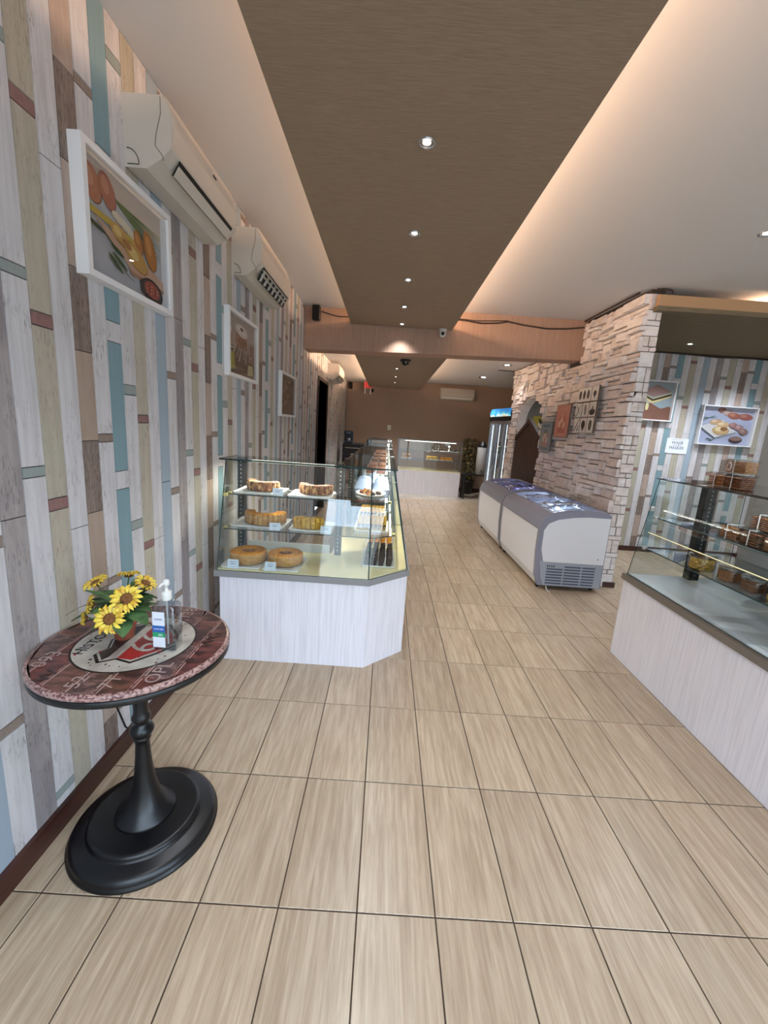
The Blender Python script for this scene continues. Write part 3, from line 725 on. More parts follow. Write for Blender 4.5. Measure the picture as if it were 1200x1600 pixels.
# ---- prints on the stone wall (face at x ~2.35, leaning on the stones)
def stone_face(y): return 2.39-.03*(y-4.24)-.058
def canvas(y1, z0, w_, h, items, bgc, name, label, cat='picture', group=None):
    M = facing((stone_face(y1), y1, z0), '-x'); t = empty(name, None, label, cat, group, M=M)
    box('panel', (0, 0, 0), (w_, h, .018), mat('panel_edge', '#6b5d55', .7), t)
    a = art('print', t, w_-.012, h-.012, items, bgc); a.location = (.006, .006, .0185)
    return t
fig = lambda a, b, c: [('p', [(.18, .82), (.82, .82), (.82, .90), (.18, .90)], a), ('e', .5, .52, .26, .20, 0, b), ('e', .5, .66, .13, .08, 0, a), ('p', [(.2, .12), (.8, .12), (.7, .45), (.32, .45)], b), ('e', .35, .4, .09, .12, 20, c), ('e', .66, .36, .08, .12, -20, c), ('e', .5, .52, .11, .09, 0, c), ('p', [(.15, .05), (.85, .05), (.85, .09), (.15, .09)], a)]
canvas(6.255, 1.345, .42, .41, fig('#5d7385', '#a98a7f', '#c9b9ae'), '#8796a2', 'small_poster', 'small faded blue poster on the stone wall beside the arch')
canvas(5.79, 1.545, .43, .42, fig('#c98f84', '#b36a5c', '#dcb8ab'), '#c4897b', 'red_poster', 'faded red orange poster on the stone wall between the other two prints')
ka = empty('kitchen_print', None, 'black and white print of kitchen silhouettes in square panels on the stone wall', 'picture', M=facing((stone_face(5.24), 5.24, 1.61), '-x'))
cols_ = [(0, .17), (.175, .34), (.345, .50)]; KB = '#25221f'
def cell(x0, z0, x1, z1, items):
    box('panel', (x0, z0, 0), (x1, z1, .02), mat('panel_edge', '#6b5d55', .7), ka)
    a = art('print', ka, x1-x0-.006, z1-z0-.006, items, '#e2dfdc'); a.location = (x0+.003, z0+.003, .0205)
cell(0, .355, .335, .52, [('e', .2, .5, .10, .32, 0, KB), ('e', .5, .5, .10, .32, 0, KB), ('e', .8, .5, .10, .32, 0, KB)])
cell(.342, .355, .50, .52, [('e', .5, .5, .25, .2, 0, KB), ('p', [(.3, .5), (.7, .5), (.5, .15)], KB)])
cell(0, .18, .16, .348, [line(.1, .05, .8, .9, .05, KB), line(.2, .8, .75, .2, .04, KB)])
cell(.167, .18, .33, .348, [('e', .5, .5, .2, .4, 10, '#8a847e')])
cell(.337, .18, .50, .348, [('e', .5, .32, .42, .22, 0, KB), ('p', [(.3, .45), (.7, .45), (.5, .8)], '#6e6862')])
cell(0, 0, .16, .173, [line(.15, .1, .85, .95, .06, KB), line(.7, .1, .75, .5, .08, KB)])
cell(.167, 0, .33, .173, [('e', .5, .55, .3, .3, 0, KB), ('p', [(.22, .5), (.78, .5), (.5, .05)], KB)])
cell(.337, 0, .50, .173, [('e', .5, .5, .22, .36, 0, KB), ('e', .5, .5, .12, .24, 0, '#5d5751')])
struct(box('wall_right_back', (2.42, 7.90, 0), (3.22, 7.95, 2.70), M_grey_wall), 'greige cross wall directly behind the stone arch', 'wall')
l = bpy.data.lights.new('lamp', 'SPOT'); l.energy = 30; l.spot_size = R(120); l.spot_blend = .8; l.shadow_soft_size = .05  # unseen spot added to brighten the cross wall behind the arch
o = bpy.data.objects.new('lamp', l); C.objects.link(o); o.location = (2.80, 7.1, 2.69)
yp = empty('yellow_picture', None, 'yellow picture with a black leaf shape seen through the stone arch', 'picture', M=facing((2.66, 7.898, 1.59), '-y'))
box('panel', (0, 0, 0), (.42, .33, .02), mat('panel_edge', '#6b5d55', .7), yp)
a = art('print', yp, .41, .32, [('e', .5, .35, .12, .35, 40, '#e9e6d8'), ('e', .42, .5, .06, .4, 20, KB), ('e', .62, .4, .05, .35, -40, KB), ('e', .3, .3, .05, .25, 70, KB), ('e', .6, .15, .14, .1, 0, '#d7d3c4')], '#b9a03a'); a.location = (.005, .005, .021)

# ---- pointed wooden half door in the arch
hd = empty('half_door', (stone_face(6.94)+.07, 6.94, 0), 'dark brown wooden door leaf with pointed top filling the lower part of the stone arch', 'door', rz=ang)
M_wood = mat('door_brown', '#44291f', .6, noise=('#301c15', (60, 60, 3), .35, .65, 4), coord='World')
for i in range(6):
    a0 = -.59+i*1.18/6; a1 = a0+1.18/6-.004
    zt = lambda q: 1.74-.30*abs(q-.02)/.6
    pts = [(a0, .02), (a1, .02), (a1, zt(a1))]+([(.0, zt(.02))] if a0 < 0 < a1 else [])+[(a0, zt(a0))]
    MB().prism(pts, -.02, .012, ax='y').build('plank', M_wood, hd)
MB().prism([(-.6, 1.44), (.02, 1.75), (.6, 1.46), (.6, 1.52), (.02, 1.82), (-.6, 1.50)], -.03, .03, ax='y').build('top_rail', M_wood, hd)
MB().box((-.59, .012, .9), (.59, .026, .98)).build('cross_rail', M_wood, hd)

# ---- round bistro table
TT = .745
tb = empty('round_table', (-.80, 1.283, 0), 'round pedestal table with red vintage licence plate top and black cast iron foot', 'table')
M_plate = mat('plate_print', '#6d443e', .3, noise=('#3d2a29', (26, 14, 1), .42, .58, 7), coord='Object')
M_rust = mat('rust_print', '#754a43', .3, noise=('#54382f', (60, 18, 1), .40, .60, 7))
M_rim = mat('rim_print', '#ab8b84', .28, noise=('#5d3536', (110, 110, 160), .45, .6, 6))
MB().lathe([(.001, TT), (.285, TT), (.292, TT-.002), (.2955, TT-.008), (.2955, TT-.016), (.290, TT-.02), (.001, TT-.02)], 72, mi=0, cap=False).build('tabletop', M_rim, tb)
MB().lathe([(.001, TT-.02), (.289, TT-.02), (.2935, TT-.024), (.2935, TT-.040), (.284, TT-.046), (.001, TT-.046)], 64, cap=False).build('rim_band', M_black, tb)
# printed decoration: strips of plates clipped to the disc, pale oval emblem, lettering (all flat print)
TM = Matrix.Rotation(R(28), 4, 'Z')
pr = MB(); pm = [M_plate, M_rust, mat('plate_red', '#6f3c38', .3, noise=('#4e2b2a', (30, 12, 1), .4, .6, 6)), mat('plate_dark', '#4c3634', .3, noise=('#7a5a55', (40, 20, 1), .45, .6, 6)), mat('plate_line', '#b89f98', .35), mat('emblem_ring', '#191414', .3),
      mat('emblem_field', '#b9b3a8', .28, noise=('#9d958b', (12, 12, 1), .42, .6, 6)), mat('emblem_red', '#a3302f', .28, noise=('#7d2a29', (14, 14, 1), .45, .6, 5)), mat('emblem_dark', '#37302f', .3)]
def clip_rect(x0, x1, y0, y1, rr):
    # polygon of a rectangle clipped to a circle radius rr
    pts = []
    for q in range(17): pts.append((x0+(x1-x0)*q/16, y0))
    for q in range(17): pts.append((x1, y0+(y1-y0)*q/16))
    for q in range(17): pts.append((x1-(x1-x0)*q/16, y1))
    for q in range(17): pts.append((x0, y1-(y1-y0)*q/16))
    out = []
    for x, y in pts:
        d = math.hypot(x, y)
        if d > rr: x, y = x*rr/d, y*rr/d
        if not out or math.hypot(out[-1][0]-x, out[-1][1]-y) > 1e-4: out.append((x, y))
    return out
rr_ = random.Random(3)
yy = -.288; row = 0
while yy < .286:
    y2 = min(yy+.082, .286); xx = -.3+rr_.uniform(-.08, .02)
    while xx < .29:
        x2 = xx+rr_.uniform(.15, .21)
        a0, a1 = max(xx, -.286), min(x2, .286)
        if a1-a0 > .01:
            c_ = clip_rect(a0+.0015, a1-.0015, yy+.0015, y2-.0015, .284)
            if len(c_) > 3: pr.add([(x, y, .0004) for x, y in c_], [tuple(range(len(c_)))], rr_.choice([0, 0, 1, 2, 3]))
            ci = clip_rect(a0+.006, a1-.006, y2-.010, y2-.007, .28); pr.add([(x, y, .0006) for x, y in ci], [tuple(range(len(ci)))], 4)
        xx = x2
    yy = y2
def ell(rx, ry, z, mi, cx=0, cy_=0):
    pr.add([(cx+rx*math.cos(2*PI*q/48), cy_+ry*math.sin(2*PI*q/48), z) for q in range(48)], [tuple(range(48))], mi)
ell(.186, .186, .0009, 5); ell(.180, .180, .0012, 6)
sh = [(-.13, .04), (-.09, .075), (-.05, .06), (0, .08), (.05, .06), (.09, .075), (.13, .04), (.105, 0), (.12, -.05), (.06, -.10), (0, -.135), (-.06, -.10), (-.12, -.05), (-.105, 0)]
pr.add([(x*1.08, y*1.08, .0015) for x, y in sh], [tuple(range(len(sh)))], 5)
pr.add([(x, y, .0018) for x, y in sh], [tuple(range(len(sh)))], 6)
pr.add([(x*.94, y*.94, .0021) for x, y in sh[:1]+sh[1:6]+sh[6:7]+[(.11, .03), (-.11, .03)]], [tuple(range(9))], 8)
pr.add([(x*.92, y*.92, .0022) for x, y in [(-.115, .0), (.115, .0)]+sh[8:13]], [tuple(range(7))], 7)
for q in range(46):
    a_, d_ = rr_.uniform(0, 2*PI), rr_.uniform(.1, .175); s_ = rr_.uniform(.003, .010)
    pr.add([(d_*math.cos(a_)+s_*math.cos(k)*rr_.uniform(.5, 1), d_*math.sin(a_)+s_*math.sin(k)*rr_.uniform(.5, 1), .0020) for k in range(6)], [tuple(range(6))], rr_.choice([3, 0, 7, 8]))
pt = pr.build('plate_print', pm, tb); pt.location = (0, 0, TT)
EM = R(90)
pt.rotation_euler = (0, 0, EM)
def ttext(body, size, mt, x, y, rz=0, **k):
    c_, s_ = math.cos(EM), math.sin(EM)
    o = text(body, size, mt, tb, (x*c_-y*s_, x*s_+y*c_, TT+.0027), rot=(0, 0, EM+rz), extrude=.0001, **k); return o
M_pl = mat('plate_letter', '#a08a82', .35); M_pl2 = mat('plate_letter_dark', '#372827', .35)
ttext('66', .13, pm[6], 0, -.045); ttext('HISTORIC', .046, M_ink, 0, .130)
for bdy, x, y, c_ in (('52', -.235, .03, 0), ('093', -.135, .195, 0), ('W', -.215, .13, 1), ('WG', .04, -.235, 1), ('OPL', -.165, -.165, 0), ('P 4', -.07, -.235, 1), ('138', .225, -.07, 0), ('7T', -.225, -.06, 0), ('32', .20, .13, 0)):
    ttext(bdy, .06, M_pl if not c_ else M_pl2, x, y)
# column and foot
MB().lathe([(.040, TT-.046), (.040, TT-.06), (.028, TT-.075), (.025, .60), (.0245, .49), (.0245, .475), (.029, .466), (.031, .457), (.029, .447), (.023, .440), (.024, .432), (.034, .423), (.0395, .412), (.0395, .403), (.034, .392), (.025, .384), (.028, .380), (.029, .374), (.024, .368),
            (.0235, .35), (.026, .30), (.030, .25), (.038, .19), (.052, .14), (.075, .10), (.098, .078), (.104, .066), (.001, .066)], 40, cap=False).build('column', M_blackm, tb)
MB().lathe([(.001, .070), (.168, .070), (.180, .066), (.184, .058), (.184, .050), (.190, .046), (.222, .040), (.236, .030), (.240, .018), (.240, .014), (.2455, .010), (.2455, .002), (.24, 0), (.001, 0)], 64, cap=False).build('foot', M_blackm, tb)

# ---- sunflowers in a terracotta pot
pot = empty('sunflower_pot', (-.855, 1.305, TT+.0026), 'artificial yellow sunflowers in a small terracotta pot on the round table', 'plant')
MB().lathe([(.001, 0), (.028, 0), (.038, .052), (.044, .053), (.046, .070), (.040, .071), (.036, .060), (.001, .058)], 28, cap=False).build('pot', mat('terracotta', '#b5634a', .6), pot)
M_pet = mat('petal_yellow', '#ecd14e', .55, noise=('#c98f26', (60, 60, 60), .45, .7, 3)); M_disc = mat('flower_disc', '#5e3b1e', .9, noise=('#8a5a2a', (300, 300, 300), .4, .6, 2)); M_leaf = mat('leaf_green', '#33502f', .55, noise=('#4d6f3f', (30, 30, 30), .4, .6, 3)); M_stem = mat('stem_green', '#3f5a2c', .6)
def petal(m_, M, a, L, w_, rx, mi=0):
    V = []; 
    prof = [(0.0, .25), (.3, .85), (.6, 1), (.85, .6), (1, .03)]
    for t_, k in prof:
        r_ = rx+L*t_; z = .004+.012*math.sin(t_*2.2)-.010*t_*t_
        for s_ in (-1, 0, 1):
            x = r_*math.cos(a)-s_*w_*k*math.sin(a); y = r_*math.sin(a)+s_*w_*k*math.cos(a)
            V.append(tuple(M @ Vector((x, y, z+(.003 if s_ else 0)))))
    F = [(k*3+i, k*3+i+1, (k+1)*3+i+1, (k+1)*3+i) for k in range(4) for i in range(2)]
    m_.add(V, F, mi, True)
fr_ = random.Random(8)
O = Vector((-.855, 1.305, TT))
for cx, cy_, cz, rad, dx, dy, dz in [(-.845, 1.225, .850, .052, .05, -.9, .45), (-.812, 1.262, .905, .052, .15, -.75, .6), (-.950, 1.320, .925, .044, -.35, -.3, .9), (-.945, 1.290, .865, .036, -.7, -.6, .3), (-.800, 1.345, .925, .040, .5, -.1, .8), (-.960, 1.275, .822, .024, -.8, -.6, .1), (-.880, 1.385, .935, .040, -.1, .2, .95)]:
    p = Vector((cx, cy_, cz))-O; d = Vector((dx, dy, dz)).normalized()
    M = Matrix.Translation(p) @ d.to_track_quat('Z', 'Y').to_matrix().to_4x4()
    hm = MB(); n_ = 13
    for q in range(n_): petal(hm, M, 2*PI*q/n_+fr_.uniform(-.1, .1), rad*.64*fr_.uniform(.9, 1.1), rad*.115, rad*.33)
    for q in range(n_): petal(hm, M @ Matrix.Translation((0, 0, -.003)), 2*PI*(q+.5)/n_, rad*.56*fr_.uniform(.9, 1.1), rad*.10, rad*.34)
    fh = hm.build('flower_head', M_pet, pot)
    MB().lathe([(.001, .009), (rad*.22, .011), (rad*.36, .008), (rad*.40, .001), (rad*.30, -.004), (.001, -.006)], 18, M=M, cap=False).build('flower_disc', M_disc, fh)
    MB().tube([(0, 0, .055), (p.x*.4, p.y*.4, p.z*.6), tuple(p-d*.006)], .0022, 6).build('stem', M_stem, pot)
def leaf_mesh(m_, base, d, L, w_, upv, mi=0):
    d = Vector(d).normalized(); s_ = d.cross(Vector(upv)).normalized(); n_ = s_.cross(d); V = []
    for t_, k in [(0, .08), (.15, .6), (.35, 1), (.6, .9), (.82, .5), (1, .03)]:
        c_ = Vector(base)+d*L*t_-n_*L*.25*t_*t_
        for q in (-1, 0, 1): V.append(tuple(c_+s_*w_*k*q+n_*(.12*w_*abs(q))))
    m_.add(V, [(k*3+i, k*3+i+1, (k+1)*3+i+1, (k+1)*3+i) for k in range(5) for i in range(2)], mi, True)
for q in range(22):
    a_ = 2*PI*q/22*3.1; el = fr_.uniform(-.1, .9); d = (math.cos(a_)*math.cos(el), math.sin(a_)*math.cos(el), math.sin(el))
    b_ = (d[0]*.02, d[1]*.02, .085+fr_.uniform(0, .05))
    lm = MB(); leaf_mesh(lm, b_, d, fr_.uniform(.07, .105), fr_.uniform(.018, .028), (0, 0, 1)); lm.build('leaf', M_leaf, pot)
for b_, d, L in [((.03, -.03, .12), (.75, -.35, -.05), .11), ((.03, -.05, .10), (.5, -.8, -.15), .09), ((.0, .0, .14), (.9, .1, .25), .11), ((-.06, -.0, .10), (-.9, -.2, -.15), .11), ((.02, .02, .16), (.3, .4, .8), .06)]:
    lm = MB(); leaf_mesh(lm, b_, d, L, .030 if L < .115 else .02, (0, 0, 1)); lm.build('leaf', M_leaf, pot)
lm = MB(); leaf_mesh(lm, (-.09, -.01, .12), (-1, .1, -.25), .12, .010, (0, 0, 1)); lm.build('leaf', M_leaf, pot, label='long narrow drooping leaf')

# ---- hand sanitiser bottle
sb = empty('sanitizer_bottle', (-.682, 1.262, TT+.0026), 'clear pump bottle of hand sanitiser with blue and green label on the round table', 'bottle', rz=R(-2))
def sq(hx, hy, r_, z, n_=5):
    P_ = []
    for cx, cy_, a0 in ((hx-r_, hy-r_, 0), (-hx+r_, hy-r_, 90), (-hx+r_, -hy+r_, 180), (hx-r_, -hy+r_, 270)):
        for q in range(n_): a_ = R(a0+90*q/(n_-1)); P_.append((cx+r_*math.cos(a_), cy_+r_*math.sin(a_), z))
    return P_
def loft(rings, m_=None, mi=0, cap=(True, True)):
    m_ = m_ or MB(); n_ = len(rings[0]); V = [p for r_ in rings for p in r_]
    m_.add(V, [(k*n_+i, k*n_+(i+1) % n_, (k+1)*n_+(i+1) % n_, (k+1)*n_+i) for k in range(len(rings)-1) for i in range(n_)], mi, True)
    if cap[0]: m_.add(rings[0], [tuple(range(n_-1, -1, -1))], mi)
    if cap[1]: m_.add(rings[-1], [tuple(range(n_))], mi)
    return m_
loft([sq(.034, .024, .008, 0), sq(.037, .027, .008, .004), sq(.037, .027, .008, .150), sq(.030, .022, .012, .160), sq(.014, .014, .0139, .166), sq(.013, .013, .0129, .172)]).build('bottle', glass('bottle_plastic', (.84, .88, .92), 3), sb)
loft([sq(.033, .023, .007, .003), sq(.033, .023, .007, .118)]).build('gel', glass('gel', (.93, .96, .97), .5), sb)
lb = box('label', (-.034, -.0282, .012), (.006, -.0273, .135), mat('label_white', '#dfe2ea', .5), sb)
box('blue_band', (-.0342, -.0286, .065), (.0062, -.0273, .088), mat('label_blue', '#2c5fa8', .5), lb); box('green_band', (-.0342, -.0286, .048), (.0062, -.0273, .065), mat('label_green', '#2f9a68', .5), lb)
text('SANITIZER', .0068, mat('label_pale', '#e8eef6', .5), lb, (-.014, -.0289, .076), rot=(PI/2, 0, 0), extrude=.0001); text('GEL', .009, mat('label_pale', '#e8eef6', .5), lb, (-.008, -.0289, .056), rot=(PI/2, 0, 0), extrude=.0001); text('HAND', .009, M_ink2, lb, (-.014, -.0289, .11), rot=(PI/2, 0, 0), extrude=.0001)
MB().lathe([(.014, .168), (.0155, .171), (.0155, .196), (.012, .198), (.006, .200), (.005, .215), (.009, .216), (.011, .222), (.009, .234), (.006, .236), (.001, .237)], 20).tube([(0, 0, .226), (-.004, -.02, .226), (-.006, -.032, .221)], [.005, .0045, .0035], 8).tube([(0, 0, .01), (0, 0, .168)], .0025, 6).build('pump', M_white, sb)

# ---- generic glazed counter pieces
def edge_tube(m_, pts, r_=.003): return m_.tube(pts, r_, 5, sm=False)
def pane(name, q, parent, th=.006, edges=True, mt=None, lab=None):
    o = MB().slab4(q, th).build(name, mt or M_glass, parent, label=lab)
    if edges:
        e = MB()
        for i in range(4): e.tube([q[i], q[(i+1) % 4]], .0026, 4, sm=False)
        e.build('pane_edge', M_edge, o)
    return o
def slotted_post(parent, x, y, z0, z1, wx=.022, wy=.03):
    p = MB().box((x-wx, y-wy, z0), (x+wx, y+wy, z1)).build('shelf_post', M_black, parent)
    s_ = MB(); z = z0+.03
    while z < z1-.03:
        s_.box((x-.004, y-wy-.0015, z), (x+.004, y-wy, z+.012)); z += .028
    s_.build('slot', mat('slot_light', '#8f8f90', .5), p, kind='stuff')
    return p
def cantilever(m_, a, b): m_.prism([(a[0], a[2]), (b[0], b[2]), (b[0], b[2]-.012), (a[0], a[2]-.035)], a[1]-.004, a[1]+.004, ax='y')

# ---- corner display case at the front end of the long counter
DZ1 = .60
cc = empty('corner_display_case', (-.40, 2.8, 0), 'glass corner cake case on a white cut corner base, front end of the long counter', 'display case')
def L(x, y, z): return (x+.40, y-2.8, z)
def Lp(P_): return [(x+.40, y-2.8) for x, y in P_]
YE = 3.90
basep = [(-.968, 2.404), (-.056, 2.404), (.196, 2.638), (.196, YE), (-.34, YE), (-.34, 2.88), (-.968, 2.88)]
MB().prism(Lp(basep), .0, .565).build('base', M_counter, cc)
slabp = [(-1.0, 2.392), (-.052, 2.392), (.208, 2.632), (.208, YE), (-.35, YE), (-.35, 2.89), (-1.0, 2.89)]
MB().prism(Lp(slabp), .556, .592).build('counter_edge', M_slab, cc)
deckp = [(-.985, 2.415), (-.06, 2.415), (.185, 2.645), (.185, YE-.003), (-.34, YE-.003), (-.34, 2.87), (-.985, 2.87)]
MB().prism(Lp(deckp), .592, DZ1).build('deck', M_deck, cc)
ZT = 1.25
pane('front_pane', [L(-.985, 2.408, .592), L(-.057, 2.408, .592), L(-.079, 2.605, ZT), L(-1.0, 2.605, ZT)], cc)
pane('corner_pane', [L(-.055, 2.408, .592), L(.192, 2.636, .592), L(.062, 2.630, ZT), L(-.077, 2.607, ZT)], cc)
pane('aisle_pane', [L(.192, 2.640, .592), L(.192, YE, .592), L(.062, YE, ZT), L(.062, 2.634, ZT)], cc)
pane('end_pane', [L(-.985, 2.86, .592), L(-.985, 2.412, .592), L(-1.0, 2.608, ZT), L(-1.0, 2.86, ZT)], cc)
tp = MB().prism(Lp([(-1.03, 2.575), (.078, 2.60), (.078, YE), (-.30, YE), (-.30, 2.89), (-1.03, 2.89)]), ZT+.001, ZT+.009).build('top_pane', M_gtop, cc)
e = MB(); P_ = [L(-1.03, 2.89, ZT+.005), L(-1.03, 2.575, ZT+.005), L(.078, 2.60, ZT+.005), L(.078, YE, ZT+.005)]
for i in range(3): e.tube([P_[i], P_[i+1]], .0046, 4, sm=False)
e.build('pane_edge', M_edge, tp)
for x, y in ((-.985, 2.862), (-.30, 2.862), (-.31, 3.86)): slotted_post(cc, x+.40, y-2.8, DZ1, ZT)
def shelf(parent, q, z, name='shelf', th=.007):
    o = MB().prism(q, z-th, z).build(name, M_glass, parent)
    e = MB(); n_ = len(q)
    for i in range(n_): e.tube([(*q[i], z-th/2), (*q[(i+1) % n_], z-th/2)], .0034, 4, sm=False)
    e.build('shelf_edge', M_edge, o); return o
Z2, Z1 = .835, 1.045
s2 = shelf(cc, Lp([(-.975, 2.50), (-.04, 2.50), (.09, 2.60), (.10, YE-.01), (-.27, YE-.01), (-.27, 2.84), (-.975, 2.84)]), Z2)
s1 = shelf(cc, Lp([(-.975, 2.56), (-.05, 2.56), (.05, 2.62), (.06, YE-.01), (-.27, YE-.01), (-.27, 2.84), (-.975, 2.84)]), Z1)
M_clip = mat('brass_clip', '#d8cd86', .3, metal=.4)
for z in (Z2, Z1):
    for x, y in ((-.975, 2.53), (-.975, 2.60), (.085 if z == Z2 else .045, 2.63)):
        MB().bbox((x+.40-.012, y-2.8-.010, z-.014), (x+.40+.012, y-2.8+.010, z+.006), .003).build('shelf_clip', M_clip, cc)
MB().prism([(-.945+.4, .592), (-.36+.4, .592), (-.36+.4, .66), (-.945+.4, .66)], .06, .07, ax='y').build('rear_rail', M_white, cc)
# tube lamp inside, under the top
def case_lamp(parent, a, b, power, z, col=(1, .95, .80)):
    MB().tube([a, b], .008, 8).build('tube_lamp', mat('tube_glow', (1, .95, .82), emit=2), parent)
    l = bpy.data.lights.new('lamp', 'AREA'); l.shape = 'RECTANGLE'; v_ = Vector(b)-Vector(a); l.size = max(abs(v_.x), .02); l.size_y = max(abs(v_.y), .02); l.energy = power; l.color = col
    o = bpy.data.objects.new('lamp', l); C.objects.link(o); o.parent = parent; o.location = (Vector(a)+Vector(b))/2-Vector((0, 0, .012)); return o
case_lamp(cc, L(-.90, 2.80, 1.235), L(-.34, 2.80, 1.235), 9, 0)
case_lamp(cc, L(.03, 2.75, 1.235), L(.03, 3.80, 1.235), 7.0, 0)

# ---- long row of display cases behind it
def row_case(y0, y1, z, lab, first=False, top='#6e7478'):
    t = empty('display_case', (-.07, y0, 0), lab, 'display case', 'glass cases of the long counter'); D = y1-y0-.004
    X = lambda x: x+.07
    box('base', (X(-.34), 0, 0), (X(.196), D, .565), M_counter, t); box('counter_edge', (X(-.35), 0, .556), (X(.208), D, .592), M_slab, t); box('deck', (X(-.34), .003, .592), (X(.185), D-.003, .60), M_deck, t)
    pane('aisle_pane', [(X(.192), .002, .592), (X(.192), D, .592), (X(.062), D, z), (X(.062), .002, z)], t)
    if not first: pass
    pane('end_pane', [(X(.19), .004, .60), (X(.062), .004, z), (X(-.30), .004, z), (X(-.30), .004, .60)], t, .004)
    pane('top_pane', [(X(.078), 0, z+.001), (X(.078), D, z+.001), (X(-.30), D, z+.001), (X(-.30), 0, z+.001)], t, .008, mt=M_gtop)
    for zz, xx in ((.835, .10), (1.045, .06)): shelf(t, [(X(-.27), .01), (X(xx), .01), (X(xx), D-.01), (X(-.27), D-.01)], zz)
    for yy in (.05, D-.05): slotted_post(t, X(-.31), yy, .6, z)
    MB().box((X(-.335), .02, .60), (X(-.325), D-.02, z-.03)).build('sliding_back', glass('smoked_glass', (.45, .47, .48), 1.2), t)
    case_lamp(t, (X(.03), .1, z-.015), (X(.03), D-.1, z-.015), 8, 0)
    return t
row_case(3.908, 5.35, 1.25, 'second glass case of the long counter, right behind the corner case')
row_case(5.358, 6.80, 1.25, 'third glass case of the long counter, in the middle of the row')
row_case(6.86, 8.05, 1.31, 'last glass case of the long counter, slightly taller, farthest away')

# ---- cakes, trays and price cards
M_tray = mat('tray_white', '#e4e4e2', .3); M_gold = mat('cake_golden', '#e08a16', .6, noise=('#f0aa34', (30, 30, 30), .4, .65, 4)); M_side = mat('cake_side', '#b98549', .7, noise=('#d0a468', (25, 25, 60), .4, .65, 4))
M_choc = mat('cake_chocolate', '#33201a', .75, noise=('#1d120f', (60, 60, 60), .4, .6, 3)); M_crumb = mat('cake_crumb', '#6b4433', .9, noise=('#2b1a14', (220, 220, 220), .4, .6, 2)); M_marb = mat('cake_marble', '#7b4a2e', .7, noise=('#d2a36c', (40, 40, 26), .48, .56, 3))
M_brick = mat('cake_redbrown', '#9a5631', .7, noise=('#6b3820', (40, 40, 40), .4, .6, 4)); M_zeb = mat('cake_zebra', '#e0bf7a', .7, noise=('#5a3017', (14, 14, 130), .47, .53, 2)); M_cheese = mat('cheese_shreds', '#f0c64e', .6, noise=('#d69a2c', (120, 120, 120), .4, .6, 2))
M_yel = mat('cake_yellow', '#dcae3c', .65, noise=('#b88428', (40, 40, 60), .4, .62, 4)); M_cut = mat('cake_cut_face_hole_shade', '#b5764b', .75, noise=('#8a4f2f', (60, 60, 60), .4, .6, 4))
def tray(x, y, z, wx, wy, label, group='white cake trays', h=.012, name='tray', mt=None, rz=0):
    o = loft([sq(wx/2-.008, wy/2-.008, .012, 0), sq(wx/2, wy/2, .016, h), sq(wx/2-.004, wy/2-.004, .013, h), sq(wx/2-.012, wy/2-.012, .010, .004)]).build(name, mt or M_tray, None, (x, y, z))
    o.rotation_euler = (0, 0, rz); return tag(o, label, 'tray', group)
def ring_sector(a0, a1, ro, ri, h, m_, mt=(0, 1, 2), n_=10, tilt=0):
    """rounded ring piece: materials top, side, cut (also hole shade of a whole ring)"""
    prof = [(ri, .004), (ri+.001, h*.92), (ri+.006, h*.985), ((ro+ri)/2, h), (ro-.010, h*.985), (ro-.002, h*.90), (ro, h*.5), (ro-.002, .004)]
    n2 = max(2, int(n_*(a1-a0)/(2*PI)*4)); V = []
    for k in range(n2+1):
        a = a0+(a1-a0)*k/n2
        for r_, z in prof: V.append((r_*math.cos(a), r_*math.sin(a), z))
    p = len(prof)
    for k in range(n2):
        for i in range(p-1):
            m_.add([], [], 0)
    b = len(m_.v); m_.v += V
    for k in range(n2):
        for i in range(p-1):
            m_.f.append((b+k*p+i+1, b+k*p+i, b+(k+1)*p+i, b+(k+1)*p+i+1)); m_.m.append(mt[2] if i == 0 and abs(a1-a0) > 6 else mt[0] if i in (1, 2, 3, 4) else mt[1]); m_.sm.append(True)  # whole ring: hole wall takes the darker cut colour as painted shade
    full_ = abs(a1-a0-2*PI) < 1e-3
    if not full_:
        m_.f.append(tuple(b+i for i in range(p))); m_.m.append(mt[2]); m_.sm.append(False)
        m_.f.append(tuple(b+n2*p+i for i in range(p-1, -1, -1))); m_.m.append(mt[2]); m_.sm.append(False)
    m_.f.append(tuple(b+k*p for k in range(n2, -1, -1))+tuple(b+k*p+p-1 for k in range(n2+1))); m_.m.append(mt[1]); m_.sm.append(False)
    return m_
def bundt(x, y, z, ro, h, label):
    o = ring_sector(0, 2*PI, ro, ro*.35, h, MB()).build('ring_cake', [M_gold, M_side, M_cut], None, (x, y, z)); return tag(o, label, 'cake', 'whole golden ring cakes')
def sliced_ring(x, y, z, ro, ri, h, a0, a1, n_, mts, label, group='sliced ring cakes'):
    t = empty('sliced_ring_cake', (x, y, z), label, 'cake', group)
    for k in range(n_):
        b0 = R(a0+(a1-a0)*k/n_); b1 = R(a0+(a1-a0)*(k+.93)/n_)
        ring_sector(b0, b1, ro*rn(k).uniform(.985, 1.0), ri, h*rn(k+50).uniform(.96, 1), MB(), n_=12).build('cake_slice', mts, t)
    return t
